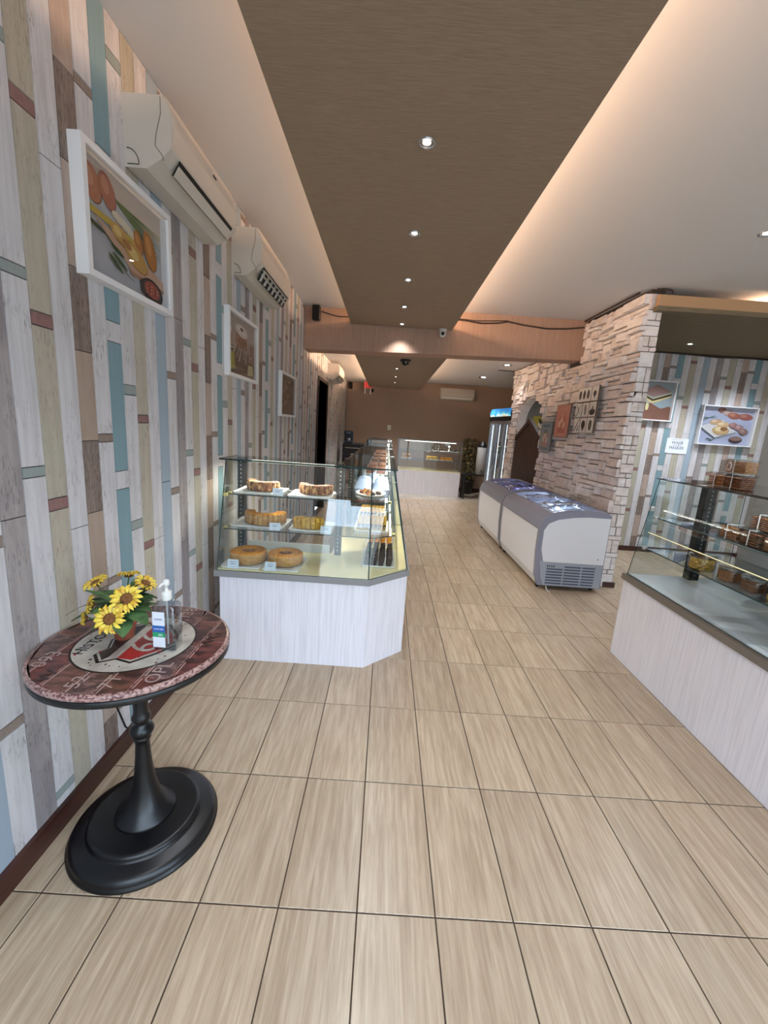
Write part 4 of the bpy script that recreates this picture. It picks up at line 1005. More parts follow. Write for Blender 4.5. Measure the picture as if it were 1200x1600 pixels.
def card(x, y, z, label, w_=.066, h=.046, rz=0):
    t = empty('price_card', (x, y, z), label, 'price card', 'folded price cards in the corner case', rz=rz)
    MB().slab4([(-w_/2, 0, 0), (w_/2, 0, 0), (w_/2, .012, h), (-w_/2, .012, h)], .001).slab4([(w_/2, .026, 0), (-w_/2, .026, 0), (-w_/2, .013, h), (w_/2, .013, h)], .001).build('card', mat('card_white', '#dfe8f4', .5), t)
    for q, (zz, ww, hh) in enumerate([(.72, .55, .004), (.50, .42, .006), (.18, .25, .002)]):
        y_ = .012*zz-.0004
        MB().add([(-w_*ww/2, y_-.0008, h*zz), (w_*ww/2, y_-.0008, h*zz), (w_*ww/2, y_-.0005+.012*hh/h, h*zz+hh), (-w_*ww/2, y_-.0005+.012*hh/h, h*zz+hh)], [(0, 1, 2, 3)]).build('print_line', M_ink2, t)
    return t
tray(-.855, 2.562, DZ1+.001, .245, .27, 'white tray under the left whole ring cake')
tray(-.605, 2.565, DZ1+.001, .235, .29, 'white tray under the right whole ring cake')
bundt(-.845, 2.575, DZ1+.010, .115, .072, 'whole golden ring cake on the case floor, left one')
bundt(-.608, 2.582, DZ1+.010, .113, .070, 'whole golden ring cake on the case floor, right one with darker sides')
card(-.895, 2.422, DZ1+.002, 'price card before the left whole ring cake', h=.055); card(-.665, 2.420, DZ1+.002, 'price card before the right whole ring cake', h=.055)
tray(-.79, 2.675, Z2+.001, .34, .27, 'white tray under the large golden half ring cake on the middle shelf')
sliced_ring(-.775, 2.71, Z2+.007, .138, .068, .078, 176, 364, 13, [M_gold, M_side, M_cut], 'large sliced golden half ring cake on the middle shelf')
tray(-.45, 2.665, Z2+.001, .27, .27, 'white tray under the yellow cake quarter on the middle shelf')
sliced_ring(-.475, 2.68, Z2+.007, .13, .05, .075, 225, 325, 7, [M_yel, M_yel, M_cut], 'short sliced yellow cake piece right of the large half ring')
card(-.665, 2.512, Z2+.002, 'price card on the middle shelf before the half ring cake'); card(-.345, 2.512, Z2+.002, 'price card on the middle shelf below the bright reflection')
tray(-.80, 2.70, Z1+.001, .30, .27, 'white tray under the dark marbled cake on the top shelf')
sliced_ring(-.80, 2.76, Z1+.007, .118, .058, .065, 170, 345, 10, [M_marb, M_marb, M_choc], 'dark marbled sliced cake on the top shelf, left')
tray(-.465, 2.69, Z1+.001, .28, .26, 'white tray under the red brown cake on the top shelf')
sliced_ring(-.45, 2.76, Z1+.007, .118, .058, .065, 180, 350, 11, [M_brick, M_marb, M_cut], 'red brown sliced half ring cake on the top shelf, right')
card(-.665, 2.572, Z1+.002, 'price card on the top shelf between the two cakes'); 
# slices with cheese on the middle shelf, aisle side
def slice_tray(x, y, z, wx, wy, rows, cols, body, top, label, tl, name='sliced_cake_tray', lean=.35, h=.045, topping=True):
    tray(x, y, z, wx, wy, tl)
    t = empty('cake_slices', (x, y, z+.0055), label, 'cake', 'trays of cut cake'); dx = (wx-.03)/cols; dy = (wy-.03)/rows
    sm_ = MB(); a, b = dx*.84, dy*.84
    sm_.prism([(-a/2, 0), (a/2-a*.25, 0), (a/2, h), (-a/2+a*.25, h)], -b/2, b/2, ax='y')
    tm = MB(); rr = random.Random(4)
    for q in range(7):
        cx, cy_ = rr.uniform(-a*.3, a*.4), rr.uniform(-b*.42, b*.42); s_ = .006
        tm.box((cx-s_, cy_-.002, h-.001), (cx+s_, cy_+.002, h+.003+rr.uniform(0, .004)))
    me = sm_.mesh('cake_slice', body); mt_ = tm.mesh('cheese_topping', top)
    for i in range(cols):
        for j in range(rows):
            X_, Y_ = -wx/2+.015+dx*(i+.5), -wy/2+.015+dy*(j+.5)
            s_ = inst(me, 'cake_slice', t, (X_, Y_, 0), (0, 0, rr.uniform(-.05, .05)))
            if topping: inst(mt_, 'cheese_topping', s_, (0, 0, 0))
    return t
slice_tray(-.065, 2.79, Z2+.001, .23, .33, 5, 7, M_zeb, M_cheese, 'tray of zebra striped slices with yellow cheese on the middle shelf, nearer one', 'white tray of the nearer striped slices')
slice_tray(-.075, 3.17, Z2+.001, .22, .33, 5, 7, M_zeb, M_cheese, 'tray of zebra striped slices with yellow cheese on the middle shelf, farther one', 'white tray of the farther striped slices')
slice_tray(-.005, 2.83, DZ1+.001, .23, .42, 5, 4, M_choc, M_crumb, 'tray of dark chocolate crumb cakes in four rows on the case floor', 'white tray under the dark chocolate cakes', h=.055)
slice_tray(.0, 3.33, DZ1+.001, .22, .36, 5, 4, M_gold, M_cheese, 'tray of orange golden cakes behind the chocolate cakes', 'white tray under the orange golden cakes')
# assorted pastry plate and plastic domes on the top shelf
pl = empty('pastry_platter', (-.09, 2.90, Z1+.001), 'oval platter of small mixed nutty pastries on the top shelf', 'platter')
MB().lathe([(.001, 0), (.085, 0), (.112, .012), (.108, .013), (.082, .004), (.001, .004)], 36, M=Matrix.Diagonal((.95, 1.35, 1, 1)), cap=False).build('plate', M_tray, pl)
pr_ = random.Random(2)
for q in range(18):
    a_, d_ = pr_.uniform(0, 2*PI), math.sqrt(pr_.random())*.075
    MB().lathe([(.001, 0), (.017, 0), (.020, .008), (.014, .017), (.001, .019)], 9, M=Matrix.Diagonal((1, pr_.uniform(.7, 1.2), pr_.uniform(.8, 1.3), 1)), cap=False).build('pastry', pr_.choice([M_marb, M_yel, M_choc, M_brick]), pl, (d_*math.cos(a_)*.9, d_*math.sin(a_)*1.25, .004))
M_dome = mat('dome_plastic', '#9fb0cc', .3)
for q, (x, y) in enumerate([(-.16, 3.16), (-.02, 3.16), (-.16, 3.36), (-.02, 3.36), (-.09, 3.56)]):
    t = empty('plastic_dome', (x, y, Z1+.001), 'pale plastic dome on the top shelf of the corner case, %s' % ['front row left', 'front row right', 'middle row left', 'middle row right', 'alone at the back'][q], 'dome', 'pale plastic domes behind the pastry platter')
    MB().lathe([(.064, 0), (.066, .006), (.060, .008), (.055, .045), (.040, .068), (.020, .075), (.001, .077)], 24).build('dome', M_dome, t)
    MB().lathe([(.010, .076), (.012, .086), (.001, .088)], 10).build('knob', M_dome, t)
# trays in the row behind
gi = 0
for y, wh in ((4.3, 'nearer half of the second'), (4.9, 'farther half of the second'), (5.75, 'nearer half of the third'), (6.4, 'farther half of the third'), (7.2, 'nearer half of the last'), (7.7, 'farther half of the last')):
    for zz, body, lv in ((1.05, M_brick, 'top shelf'), (.84, M_gold, 'middle shelf'), (.605, M_choc, 'floor')):
        gi += 1
        tray(-.09, y, zz, .24, .40, 'white tray, %s, %s counter case' % (lv, wh), 'white trays inside the long row of cases')
        o = empty('cake_slices', (-.09, y, zz+.0055), '%s cut cakes, %s, %s counter case' % ({'top shelf': 'red brown', 'middle shelf': 'golden', 'floor': 'dark'}[lv], lv, wh), 'cake', 'cut cakes inside the long row of cases')
        m_ = MB(); m_.bbox((-.045, -.035, 0), (.045, .035, .045), .006); me = m_.mesh('cake_slice', body)
        for i in range(2):
            for j in range(4): inst(me, 'cake_slice', o, (-.052+i*.104, -.135+j*.09, 0))

# ---- right hand display counter
rc = empty('right_display_counter', (1.756, 1.5, 0), 'long glass display counter with white base on the right side', 'display case')
X = lambda x: x-1.756
Y_ = lambda y: y-1.5
YA, YE2 = .10, 2.824
box('base', (X(1.757), Y_(YA), 0), (X(2.50), Y_(YE2), .575), M_counter, rc)
MB().box((X(1.742), Y_(YA), .572), (X(2.52), Y_(YE2+.012), .612)).build('counter_edge', M_slab2, rc)
box('deck', (X(1.775), Y_(YA+.01), .612), (X(2.48), Y_(YE2-.012), .618), M_deckw, rc)
ZR = 1.295
pane('front_pane', [(X(1.768), Y_(YA), .614), (X(1.768), Y_(2.815), .614), (X(1.866), Y_(2.815), ZR), (X(1.866), Y_(YA), ZR)], rc)
pane('end_pane', [(X(1.77), Y_(2.818), .614), (X(2.47), Y_(2.818), .614), (X(2.47), Y_(2.818), ZR), (X(1.868), Y_(2.818), ZR)], rc)
pane('top_pane', [(X(1.855), Y_(YA), ZR+.002), (X(2.48), Y_(YA), ZR+.002), (X(2.48), Y_(2.835), ZR+.002), (X(1.855), Y_(2.835), ZR+.002)], rc, .009)
for y in (2.775, 1.55, .4): slotted_post(rc, X(2.185), Y_(y), .618, ZR, .034, .03)
for y in (1.55, .4): slotted_post(rc, X(2.455), Y_(y), .618, ZR, .02, .02)
SR1, SR2 = 1.035, .815
shelf(rc, [(X(1.885), Y_(YA+.02)), (X(2.44), Y_(YA+.02)), (X(2.44), Y_(2.79)), (X(1.885), Y_(2.79))], SR1, th=.008)
shelf(rc, [(X(1.845), Y_(YA+.02)), (X(2.40), Y_(YA+.02)), (X(2.40), Y_(2.79)), (X(1.845), Y_(2.79))], SR2, th=.008)
for z, x in ((SR1, 1.875), (SR2, 1.84)):
    MB().bbox((X(x)-.008, Y_(2.79), z-.012), (X(x)+.018, Y_(2.812), z+.006), .003).build('shelf_clip', M_white, rc)
    for y in (2.66, 2.0): 
        m_ = MB(); cantilever(m_, (X(1.95), Y_(y), z-.009), (X(2.19), Y_(y), z-.009)); m_.build('bracket', M_steel, rc)
MB().box((X(1.838), Y_(1.86), .927), (X(1.842), Y_(2.79), .931)).build('light_strip', mat('strip_glow', (1, .86, .5), emit=.7), rc)
l = bpy.data.lights.new('lamp', 'AREA'); l.shape = 'RECTANGLE'; l.size = .02; l.size_y = 2.2; l.energy = 4; l.color = (.85, .93, 1)  # cool lamp added to brighten the dark deck
o = bpy.data.objects.new('lamp', l); C.objects.link(o); o.parent = rc; o.location = (X(1.90), Y_(1.6), 1.28)
MB().box((X(2.492), Y_(YA+.01), .62), (X(2.50), Y_(2.80), .96)).build('rear_panel', mat('rear_panel', '#a8a8aa', .4), rc)
MB().box((X(2.30), Y_(YA+.01), .618), (X(2.47), Y_(2.2), .70)).build('rear_ledge', M_slab, rc)

# cookie packs and jars
M_cook = mat('cookie', '#cc8c55', .7, noise=('#8b5228', (60, 60, 160), .4, .6, 4)); M_cookd = mat('cookie_dark', '#a56b45', .7, noise=('#5f371f', (60, 60, 160), .4, .6, 4)); M_cooky = mat('cookie_yellow', '#d2a645', .65)
M_red = mat('ribbon_brown', '#6b2f22', .5)
def pack(x, y, z, rz, label, w_=.125, d_=.085, h=.078, body=None, sticker=False, group='clear packs of stacked cookies'):
    t = empty('cookie_pack', (x, y, z), label, 'cookie pack', group, rz=rz); body = body or M_cook
    MB().bbox((-w_/2, -d_/2, 0), (w_/2, d_/2, h), .006).build('container', M_clear, t)
    MB().box((-w_/2-.002, -d_/2-.002, h*.90), (w_/2+.002, d_/2+.002, h+.002)).build('lid', M_clear, t)
    n_ = 6
    for s_ in (-1, 1):
        for q in range(n_):
            zz = .004+(h-.012)*q/n_; jx = rn(q+int(x*100)).uniform(-.002, .002)
            MB().bbox((s_*w_*.245-w_*.215+jx, -d_*.42, zz), (s_*w_*.245+w_*.215+jx, d_*.42, zz+(h-.012)/n_*.70), .0025).build('cookie', body, t)
    if sticker:
        s_ = MB().lathe([(.001, .0015), (.021, .0015), (.021, 0)], 24, M=Matrix.Rotation(R(90), 4, 'X')).build('sticker', M_white, t, (-w_*.22, -d_/2-.001, h*.5)); s_.scale = (.8, 1, 1.2)
        MB().tube([(-.010, -.002, -.012), (-.010, -.002, .012)], .002, 5).tube([(-.002, -.002, -.014), (.0, -.002, .014)], .002, 5).tube([(.008, -.002, -.012), (.008, -.002, .010)], .002, 5).build('emblem', M_cookd, s_)
    b = MB().tube([(0, -d_/2-.003, 0), (0, -d_/2-.003, h+.004), (0, d_/2+.003, h+.004)], .0022, 5); b.build('ribbon', M_white, t)
    return t
zt_ = ZR+.0125
RZ = R(-90)
pack(1.985, 2.45, zt_, RZ, 'cookie pack on the counter top, left end of the bottom row'); pack(1.975, 2.315, zt_, RZ, 'darker cookie pack on the counter top, right end of the bottom row', body=M_cookd)
pack(2.075, 2.42, zt_, RZ, 'cookie pack on the counter top, in the hidden back row', body=M_cookd)
pack(2.02, 2.375, zt_+.083, RZ, 'cookie pack with a round white sticker, topmost on the counter', w_=.15, sticker=True, body=mat('cookie_pale', '#d09a5c', .7, noise=('#a86d38', (60, 60, 160), .4, .6, 4)))
zs = SR1+.003
k = 0
for x, y, lv in [(1.945, 2.235, 0), (1.945, 2.095, 0), (1.945, 1.955, 0), (1.945, 1.815, 0), (2.04, 2.16, 0), (2.04, 2.02, 0), (2.04, 1.88, 0), (1.985, 2.10, 1), (1.985, 1.965, 1), (1.985, 1.83, 1)]:
    pack(x, y, zs+lv*.083, RZ, ['cookie pack on the upper shelf, first from the left in the lower layer', 'cookie pack on the upper shelf, second from the left in the lower layer', 'cookie pack on the upper shelf, third from the left in the lower layer', 'cookie pack on the upper shelf, fourth from the left in the lower layer',
        'cookie pack in the rear row of the upper shelf, left', 'cookie pack in the rear row of the upper shelf, middle', 'cookie pack in the rear row of the upper shelf, right',
        'cookie pack lying on the lower layer of the upper shelf, left', 'cookie pack lying on the lower layer of the upper shelf, middle', 'cookie pack lying on the lower layer of the upper shelf, right'][k], body=(M_cook, M_cookd)[k % 3 == 1]); k += 1
pb = empty('dark_pouch', (2.22, 2.30, zs), 'dark purple brown pouch lying behind the packs on the upper shelf', 'pouch')
loft([sq(.05, .085, .03, 0), sq(.058, .095, .035, .03), sq(.05, .085, .03, .07), sq(.02, .05, .015, .085)]).build('pouch', mat('pouch_dark', '#2d2530', .45), pb)
for s_ in (-.09, .09): MB().bbox((-.03, s_-.012, .01), (.03, s_+.012, .05), .005).build('crimp', mat('pouch_dark', '#2d2530', .45), pb)
def jar(x, y, z, r_, h, body, label, balls=True):
    t = empty('cookie_jar', (x, y, z), label, 'jar', 'round clear jars of cookies')
    MB().lathe([(r_*.96, 0), (r_, .004), (r_, h*.88), (r_*.97, h*.90)], 28).build('jar', M_clear, t)
    MB().lathe([(r_*1.02, h*.86), (r_*1.03, h*.88), (r_*1.03, h), (r_*.95, h*1.03), (.001, h*1.03)], 28).build('lid', glass('jar_lid', (.88, .92, .95), 3), t)
    if balls:
        me = MB().lathe([(.001, 0), (.013, .002), (.0165, .008), (.013, .014), (.001, .016)], 12, cap=False).mesh('cookie', body)
        for lv in range(int(h*.82/.0165)):
            for q in range(9): a_ = 2*PI*q/9+lv*.35; inst(me, 'cookie', t, ((r_-.021)*math.cos(a_), (r_-.021)*math.sin(a_), .003+lv*.0165), (R(20)*math.cos(q), 0, a_))
    else:
        for s_ in range(4):
            a_ = PI/4+s_*PI/2
            for q in range(7): MB().bbox((-.021, -.021, 0), (.021, .021, h*.82/7*.8), .0015).build('cookie', body, t, ((r_-.032)*math.cos(a_)*1.05, (r_-.032)*math.sin(a_)*1.05, .004+q*h*.82/7))
    return t
zj = SR2+.002
jar(1.915, 2.37, zj, .068, .085, M_cooky, 'round clear jar of small yellow cookies on the lower shelf, next to the black post')
jar(1.925, 2.17, zj, .058, .075, M_cook, 'clear jar of square cookies on the lower shelf, second from the post', False)
jar(1.930, 2.02, zj, .062, .075, M_cookd, 'clear jar of dark cookies on the lower shelf, third from the post', False)
jar(1.930, 1.87, zj, .062, .080, M_cooky, 'clear jar of cookies on the lower shelf at the right edge of the photo')

# ---- chest freezers
M_fw = mat('freezer_white', '#eceef4', .3); M_fg = mat('freezer_grey', '#8f90a0', .4); M_tub = mat('freezer_tub', '#dbe6f4', .35)
M_pgr = mat('grille_grey', '#a5abb8', .45)
fprof = [(1.632, .045), (1.592, .145), (1.575, .40), (1.575, .64), (1.607, .735), (1.70, .795), (1.82, .826), (1.95, .842), (2.12, .842), (2.235, .832), (2.272, .80), (2.275, .045)]
def freezer(y0, y1, label, lid, tub, contents, fill_power):
    t = empty('chest_freezer', (1.93, y0, 0), label, 'freezer', 'curved lid chest freezers'); D = y1-y0; X = lambda x: x-1.93
    pf = [(X(a), b) for a, b in fprof]
    # body shell: front, back, bottom, tub
    MB().prism([(X(1.632), .05), (X(1.596), .145), (X(1.580), .40), (X(1.580), .625), (X(1.64), .625), (X(1.64), .05)], .03, D-.03, ax='y').build('front_panel', M_fw, t)
    MB().box((X(1.64), .03, .05), (X(2.20), D-.03, .42)).box((X(2.20), .03, .05), (X(2.272), D-.03, .79)).build('body', M_fw, t)
    MB().box((X(1.645), .035, .42), (X(1.66), D-.035, .70)).box((X(2.185), .035, .42), (X(2.199), D-.035, .76)).box((X(1.66), .035, .42), (X(2.185), D-.035, .43)).box((X(1.66), .035, .43), (X(2.185), .05, .70)).box((X(1.66), D-.05, .43), (X(2.185), D-.035, .70)).build('tub', tub, t)
    MB().prism([(X(1.576), .62), (X(1.576), .645), (X(1.608), .737), (X(1.70), .797), (X(1.71), .775), (X(1.66), .72), (X(1.655), .62)], .03, D-.03, ax='y').build('front_rail', M_fg, t)
    MB().prism([(X(2.19), .78), (X(2.19), .832), (X(2.235), .832), (X(2.272), .80), (X(2.273), .70), (X(2.19), .70)], .03, D-.03, ax='y').build('rear_rail', M_fg, t)
    for k_, (a, b) in enumerate(((0, .045), (D-.045, D))):
        e_ = MB().prism(pf, a, b, ax='y').build('end_frame', M_fg, t)
    # near end white panel with rounded top, set on the frame
    wp = [(X(1.655), .30), (X(1.622), .42), (X(1.622), .62), (X(1.66), .69), (X(1.75), .735), (X(1.90), .765), (X(2.05), .778), (X(2.262), .778), (X(2.262), .30)]
    MB().prism(wp, -.010, 0, ax='y').build('end_panel', M_fw, t)
    MB().prism([(X(1.62), .30), (X(2.262), .30), (X(2.262), .05), (X(1.685), .05), (X(1.655), .12)], -.008, 0, ax='y').build('grille_plate', M_pgr, t)
    gp = MB()
    for r_ in range(7):
        z = .255-r_*.030
        for c_ in range(3):
            x0 = 1.70+c_*.18; x1 = x0+(.165 if c_ < 2 else .13)
            if r_ == 0 and c_ == 0: continue
            gp = MB().box((X(x0), -.0095, z-.006), (X(x1), -.0075, z+.008)); gp.build('grille_slot', mat('slot_blue', '#4d566b', .7), t)
    th_ = MB().box((X(1.672), -.011, .235), (X(1.80), -.008, .275)).build('control_plate', M_pgr, t)
    for q in range(4): MB().box((X(1.70+q*.022), -.0125, .245), (X(1.708+q*.022), -.0105, .268)).build('switch', M_dark, th_)
    MB().lathe([(.006, 0), (.001, .002)], 10, M=Matrix.Rotation(R(90), 4, 'X')).build('drain_plug', M_dark, t, (X(2.20), -.0101, .355))
    # two sliding curved lids
    gp = [(1.705, .792), (1.82, .820), (1.95, .835), (2.10, .836), (2.19, .828)]
    for k_, (a, b, dz) in enumerate(((.05, D*.53, .010), (D*.50, D-.05, -.004))):
        lm = MB(); V = []
        for x, z in gp: V += [(X(x), a, z+dz), (X(x), b, z+dz), (X(x), a, z+dz-.004), (X(x), b, z+dz-.004)]
        for i in range(len(gp)-1):
            o_ = i*4; lm.add(V[o_:o_+8], [(0, 1, 5, 4), (2, 6, 7, 3), (0, 4, 6, 2), (1, 3, 7, 5)], 0, True)
        g_ = lm.build('sliding_lid', lid, t)
        fm = MB()
        for yy in (a+.008, b-.008): fm.tube([(X(x), yy, z+dz+.002) for x, z in gp], .0055, 6)
        fm.tube([(X(gp[0][0]), a, gp[0][1]+dz+.002), (X(gp[0][0]), b, gp[0][1]+dz+.002)], .005, 6).tube([(X(gp[-1][0]), a, gp[-1][1]+dz+.002), (X(gp[-1][0]), b, gp[-1][1]+dz+.002)], .005, 6)
        fm.build('lid_frame', M_fg, g_)
        MB().box((X(1.72), (a+b)/2-.05, .806+dz), (X(1.735), (a+b)/2+.05, .815+dz)).build('lid_handle', M_fw, g_)
    MB().box((X(2.178), .10, .775), (X(2.184), D-.10, .785)).build('fill_light_bar', mat('freezer_fill_glow', (.80, .90, 1), emit=2), t)  # glowing bar added to brighten the dark tub
    l = bpy.data.lights.new('lamp', 'AREA'); l.shape = 'RECTANGLE'; l.size = .02; l.size_y = D-.2; l.energy = fill_power; l.color = (.78, .88, 1)  # added fill lamp, lightens the packs under the lids
    o = bpy.data.objects.new('lamp', l); C.objects.link(o); o.parent = t; o.location = (X(2.165), D/2, .79); o.rotation_euler = (0, R(62), 0)
    for cx in (1.66, 2.22):
        for cy_ in (.08, D-.08):
            c_ = MB().lathe([(.022, -.012), (.022, .012)], 16, M=Matrix.Rotation(R(90), 4, 'Y')).build('caster', M_black, t, (X(cx), cy_, .022))
            MB().box((-.014, -.018, .005), (-.018+.004, .018, .028)).box((-.018, -.02, .024), (.018, .02, .029)).build('caster_bracket', M_steel, c_)
    # wire baskets with frozen goods
    n_ = 3; bw = (D-.14)/n_
    for q in range(n_):
        wb = MB(); ya, yb = .07+q*bw, .07+(q+1)*bw-.02; xa, xb = X(1.69), X(2.16)
        for zz in (.50, .60):
            wb.tube([(xa, ya, zz), (xb, ya, zz), (xb, yb, zz), (xa, yb, zz), (xa, ya, zz)], .0025, 4)
        for i in range(7): x = xa+(xb-xa)*i/6; wb.tube([(x, ya, .60), (x, ya, .50), (x, yb, .50), (x, yb, .60)], .002, 4)
        wb.build('basket', M_white, t)
        for i, cc_ in enumerate(contents):
            MB().bbox((xa+.02+i*.11, ya+.02, .505), (xa+.125+i*.11, yb-.01, .69+.012*((i+q) % 3)), .006).build('frozen_pack', flat(cc_), t)  # pack colours stand in for the bright reflection on the lids
    return t
freezer(4.025, 5.40, 'white chest freezer with bright blue white curved glass lids, nearer to the camera', M_lid, M_tub, ['#dbe6f4', '#eef3fa', '#cddcf0', '#e6eef8'], 5)
freezer(5.435, 6.78, 'white chest freezer with a violet reflection painted into its lids, farther along the stone wall', M_lid2, M_tub, ['#9a9cc5', '#b2b1d6', '#8889b5', '#a8a8ce'], 1.6)
cb = MB().tube([(1.71, 3.995, .05), (1.715, 3.98, .02), (1.725, 3.965, .006), (1.74, 3.95, .005)], .005, 6).build('power_cord', M_white)
tag(cb, 'short white cord end hanging under the near freezer grille', 'cord')

# ---- drinks fridge
fa = math.atan2(1.13, -.13)
dfM = Matrix.Translation((2.33, 8.02, 0)) @ Matrix.Rotation(fa, 4, 'Z')      # local +x away from street along the front, +y to the aisle
df = empty('drinks_fridge', None, 'tall glass door drinks fridge with lit blue header behind the stone wall', 'fridge', M=dfM)
W_, Dp, Hf = 1.14, .62, 2.06
for a_, b_ in (((0, -Dp, .08), (W_, -.03, .14)), ((0, -Dp, .14), (.03, -.03, Hf-.27)), ((W_-.03, -Dp, .14), (W_, -.03, Hf-.27)), ((.03, -Dp, .14), (W_-.03, -Dp+.03, Hf-.27)), ((0, -Dp, Hf-.27), (W_, -.03, Hf-.22))): box('cabinet_panel', a_, b_, M_fw, df)
MB().prism([(-.03, Hf-.25), (.02, Hf-.25), (.035, Hf-.10), (.0, Hf), (-Dp, Hf), (-Dp, Hf-.25)], -.004, W_+.004, ax='x').build('header_box', M_black, df)
M_head = bpy.data.materials.new('header_print'); M_head.use_nodes = True; t_ = M_head.node_tree; b_ = t_.nodes['Principled BSDF']
tc = N(t_, 'ShaderNodeTexCoord'); sx_ = N(t_, 'ShaderNodeSeparateXYZ'); t_.links.new(tc.outputs['Object'], sx_.inputs[0]); nzz = N(t_, 'ShaderNodeTexNoise'); nzz.inputs['Scale'].default_value = 5; nzz.inputs['Detail'].default_value = 5; t_.links.new(tc.outputs['Object'], nzz.inputs[0])
ma = N(t_, 'ShaderNodeMath', operation='MULTIPLY_ADD'); ma.inputs[1].default_value = 3.2; ma.inputs[2].default_value = -Hf*3.2+.62; t_.links.new(sx_.outputs[2], ma.inputs[0])
mb_ = N(t_, 'ShaderNodeMath', operation='ADD'); t_.links.new(ma.outputs[0], mb_.inputs[0]); t_.links.new(nzz.outputs[0], mb_.inputs[1])
cr_ = N(t_, 'ShaderNodeValToRGB'); cr_.color_ramp.elements[0].position = .28; cr_.color_ramp.elements[0].color = (*srgb('#c9762e'), 1); cr_.color_ramp.elements[1].position = .95; cr_.color_ramp.elements[1].color = (*srgb('#1f6fb5'), 1)
for p_, c_ in ((.45, '#d9c07a'), (.58, '#bfe6ee'), (.72, '#3fa8cf')): e_ = cr_.color_ramp.elements.new(p_); e_.color = (*srgb(c_), 1)
t_.links.new(mb_.outputs[0], cr_.inputs[0]); t_.links.new(cr_.outputs[0], b_.inputs['Base Color']); t_.links.new(cr_.outputs[0], b_.inputs['Emission Color']); b_.inputs['Emission Strength'].default_value = .9
MB().prism([(.0205, Hf-.235), (.036, Hf-.10), (.006, Hf-.012), (.003, Hf-.012), (.033, Hf-.10), (.0175, Hf-.235)], .03, W_-.03, ax='x').build('header_sign', M_head, df)
for k_ in range(3):
    a, b = k_*W_/3+.004, (k_+1)*W_/3-.004
    d_ = MB().box((a, -.028, .15), (a+.035, .006, Hf-.27)).box((b-.035, -.028, .15), (b, .006, Hf-.27)).box((a, -.028, .15), (b, .006, .19)).box((a, -.028, Hf-.31), (b, .006, Hf-.27)).build('door', mat('alu', '#aeb4c0', .3, metal=.5), df)
    MB().box((a+.035, -.015, .19), (b-.035, -.009, Hf-.31)).build('door_glass', M_glass, d_)
    MB().box((b-.03, .006, .9), (b-.018, .03, 1.3)).build('handle', M_steel, d_)
    MB().box((b-.05, -.06, .2), (b-.04, -.05, Hf-.33)).build('tube_lamp', mat('fridge_tube', (.86, .93, 1), emit=2.2), df)
for z in (.5, .82, 1.14, 1.46): MB().box((.04, -Dp+.05, z), (W_-.04, -.08, z+.012)).build('shelf', M_steel, df)
box('kick_plate', (0, -Dp, 0), (W_, -.05, .08), M_black, df)
bc = ['#4f6f94', '#b9c6d4', '#6c8f6a', '#a15f4e', '#d4d2c4', '#5a5f74']
BN = ['blue', 'pale grey', 'green', 'brick red', 'cream', 'slate']; ORD = ['first', 'second', 'third', 'fourth', 'fifth', 'sixth', 'seventh', 'eighth', 'ninth']
bprof = [(.001, 0), (.030, 0), (.032, .01), (.032, .13), (.026, .16), (.012, .19), (.012, .205), (.014, .206), (.014, .225), (.001, .226)]
bms = [MB().lathe(bprof, 10, cap=False).mesh('drink_bottle', flat(c_)) for c_ in bc]
MI = dfM
for z in (.5145, .8345, 1.1545):
    for i in range(9):
        p = MI @ Vector((.10+i*.118, -.17, z)); o = bpy.data.objects.new('drink_bottle', bms[(i//2+int(z*10)) % 6]); C.objects.link(o); o.location = p
        tag(o, '%s bottle on the %s fridge shelf, %s from its right end' % (BN[(i//2+int(z*10)) % 6], {.5145: 'lowest', .8345: 'middle', 1.1545: 'highest filled'}[z], ORD[i]), 'bottle', 'bottles in the drinks fridge')

# ---- back room: water urn on a low table, potted bush
ut = empty('low_table', (2.20, 9.80, 0), 'low dark table against the back wall beside the drinks fridge', 'table')
box('tabletop', (-.36, -.16, .565), (.25, .16, .59), M_black, ut)
for x in (-.33, .21):
    for y in (-.13, .13): box('leg', (x-.02, y-.02, 0), (x+.02, y+.02, .565), M_black, ut)
ur = empty('water_urn', (2.235, 9.80, .59), 'tall white and steel urn with black lid on the low table', 'urn')
MB().lathe([(.10, 0), (.11, .01), (.11, .62), (.105, .63)], 24).build('body', mat('urn_white', '#b9b9bb', .3), ur)
MB().lathe([(.112, .63), (.112, .66), (.09, .70), (.06, .72), (.06, .76), (.001, .765)], 24).build('lid', M_black, ur)
MB().tube([(0, -.10, .10), (0, -.14, .10), (0, -.145, .07)], .012, 8).build('tap', M_black, ur)
bp_ = empty('potted_bush', (2.13, 10.62, 0), 'tall column of brownish green artificial leaves in a dark pot by the back wall', 'plant')
MB().lathe([(.001, 0), (.13, 0), (.16, .30), (.165, .31), (.165, .34), (.14, .34), (.135, .30), (.001, .29)], 24, cap=False).build('pot', mat('pot_dark', '#2a2523', .5), bp_)
MB().tube([(0, 0, .28), (.01, 0, .8), (-.01, .01, 1.25)], .018, 6).build('stem', mat('bark_dark', '#3a2c22', .8), bp_)
lr = random.Random(9); fm = MB()
for q in range(1300):
    z = lr.uniform(.34, 1.40); rad = .20*math.sqrt(max(0, 1-((z-.95)/.62)**2))+.03; a_ = lr.uniform(0, 2*PI); d_ = rad*lr.uniform(.45, 1)
    dv = (math.cos(a_)*lr.uniform(.4, 1), math.sin(a_)*lr.uniform(.4, 1), lr.uniform(-.7, .7))
    leaf_mesh(fm, (d_*math.cos(a_), d_*math.sin(a_), z), dv, lr.uniform(.05, .075), lr.uniform(.014, .024), (0, 0, 1), lr.choice([0, 0, 0, 1, 1, 2]))
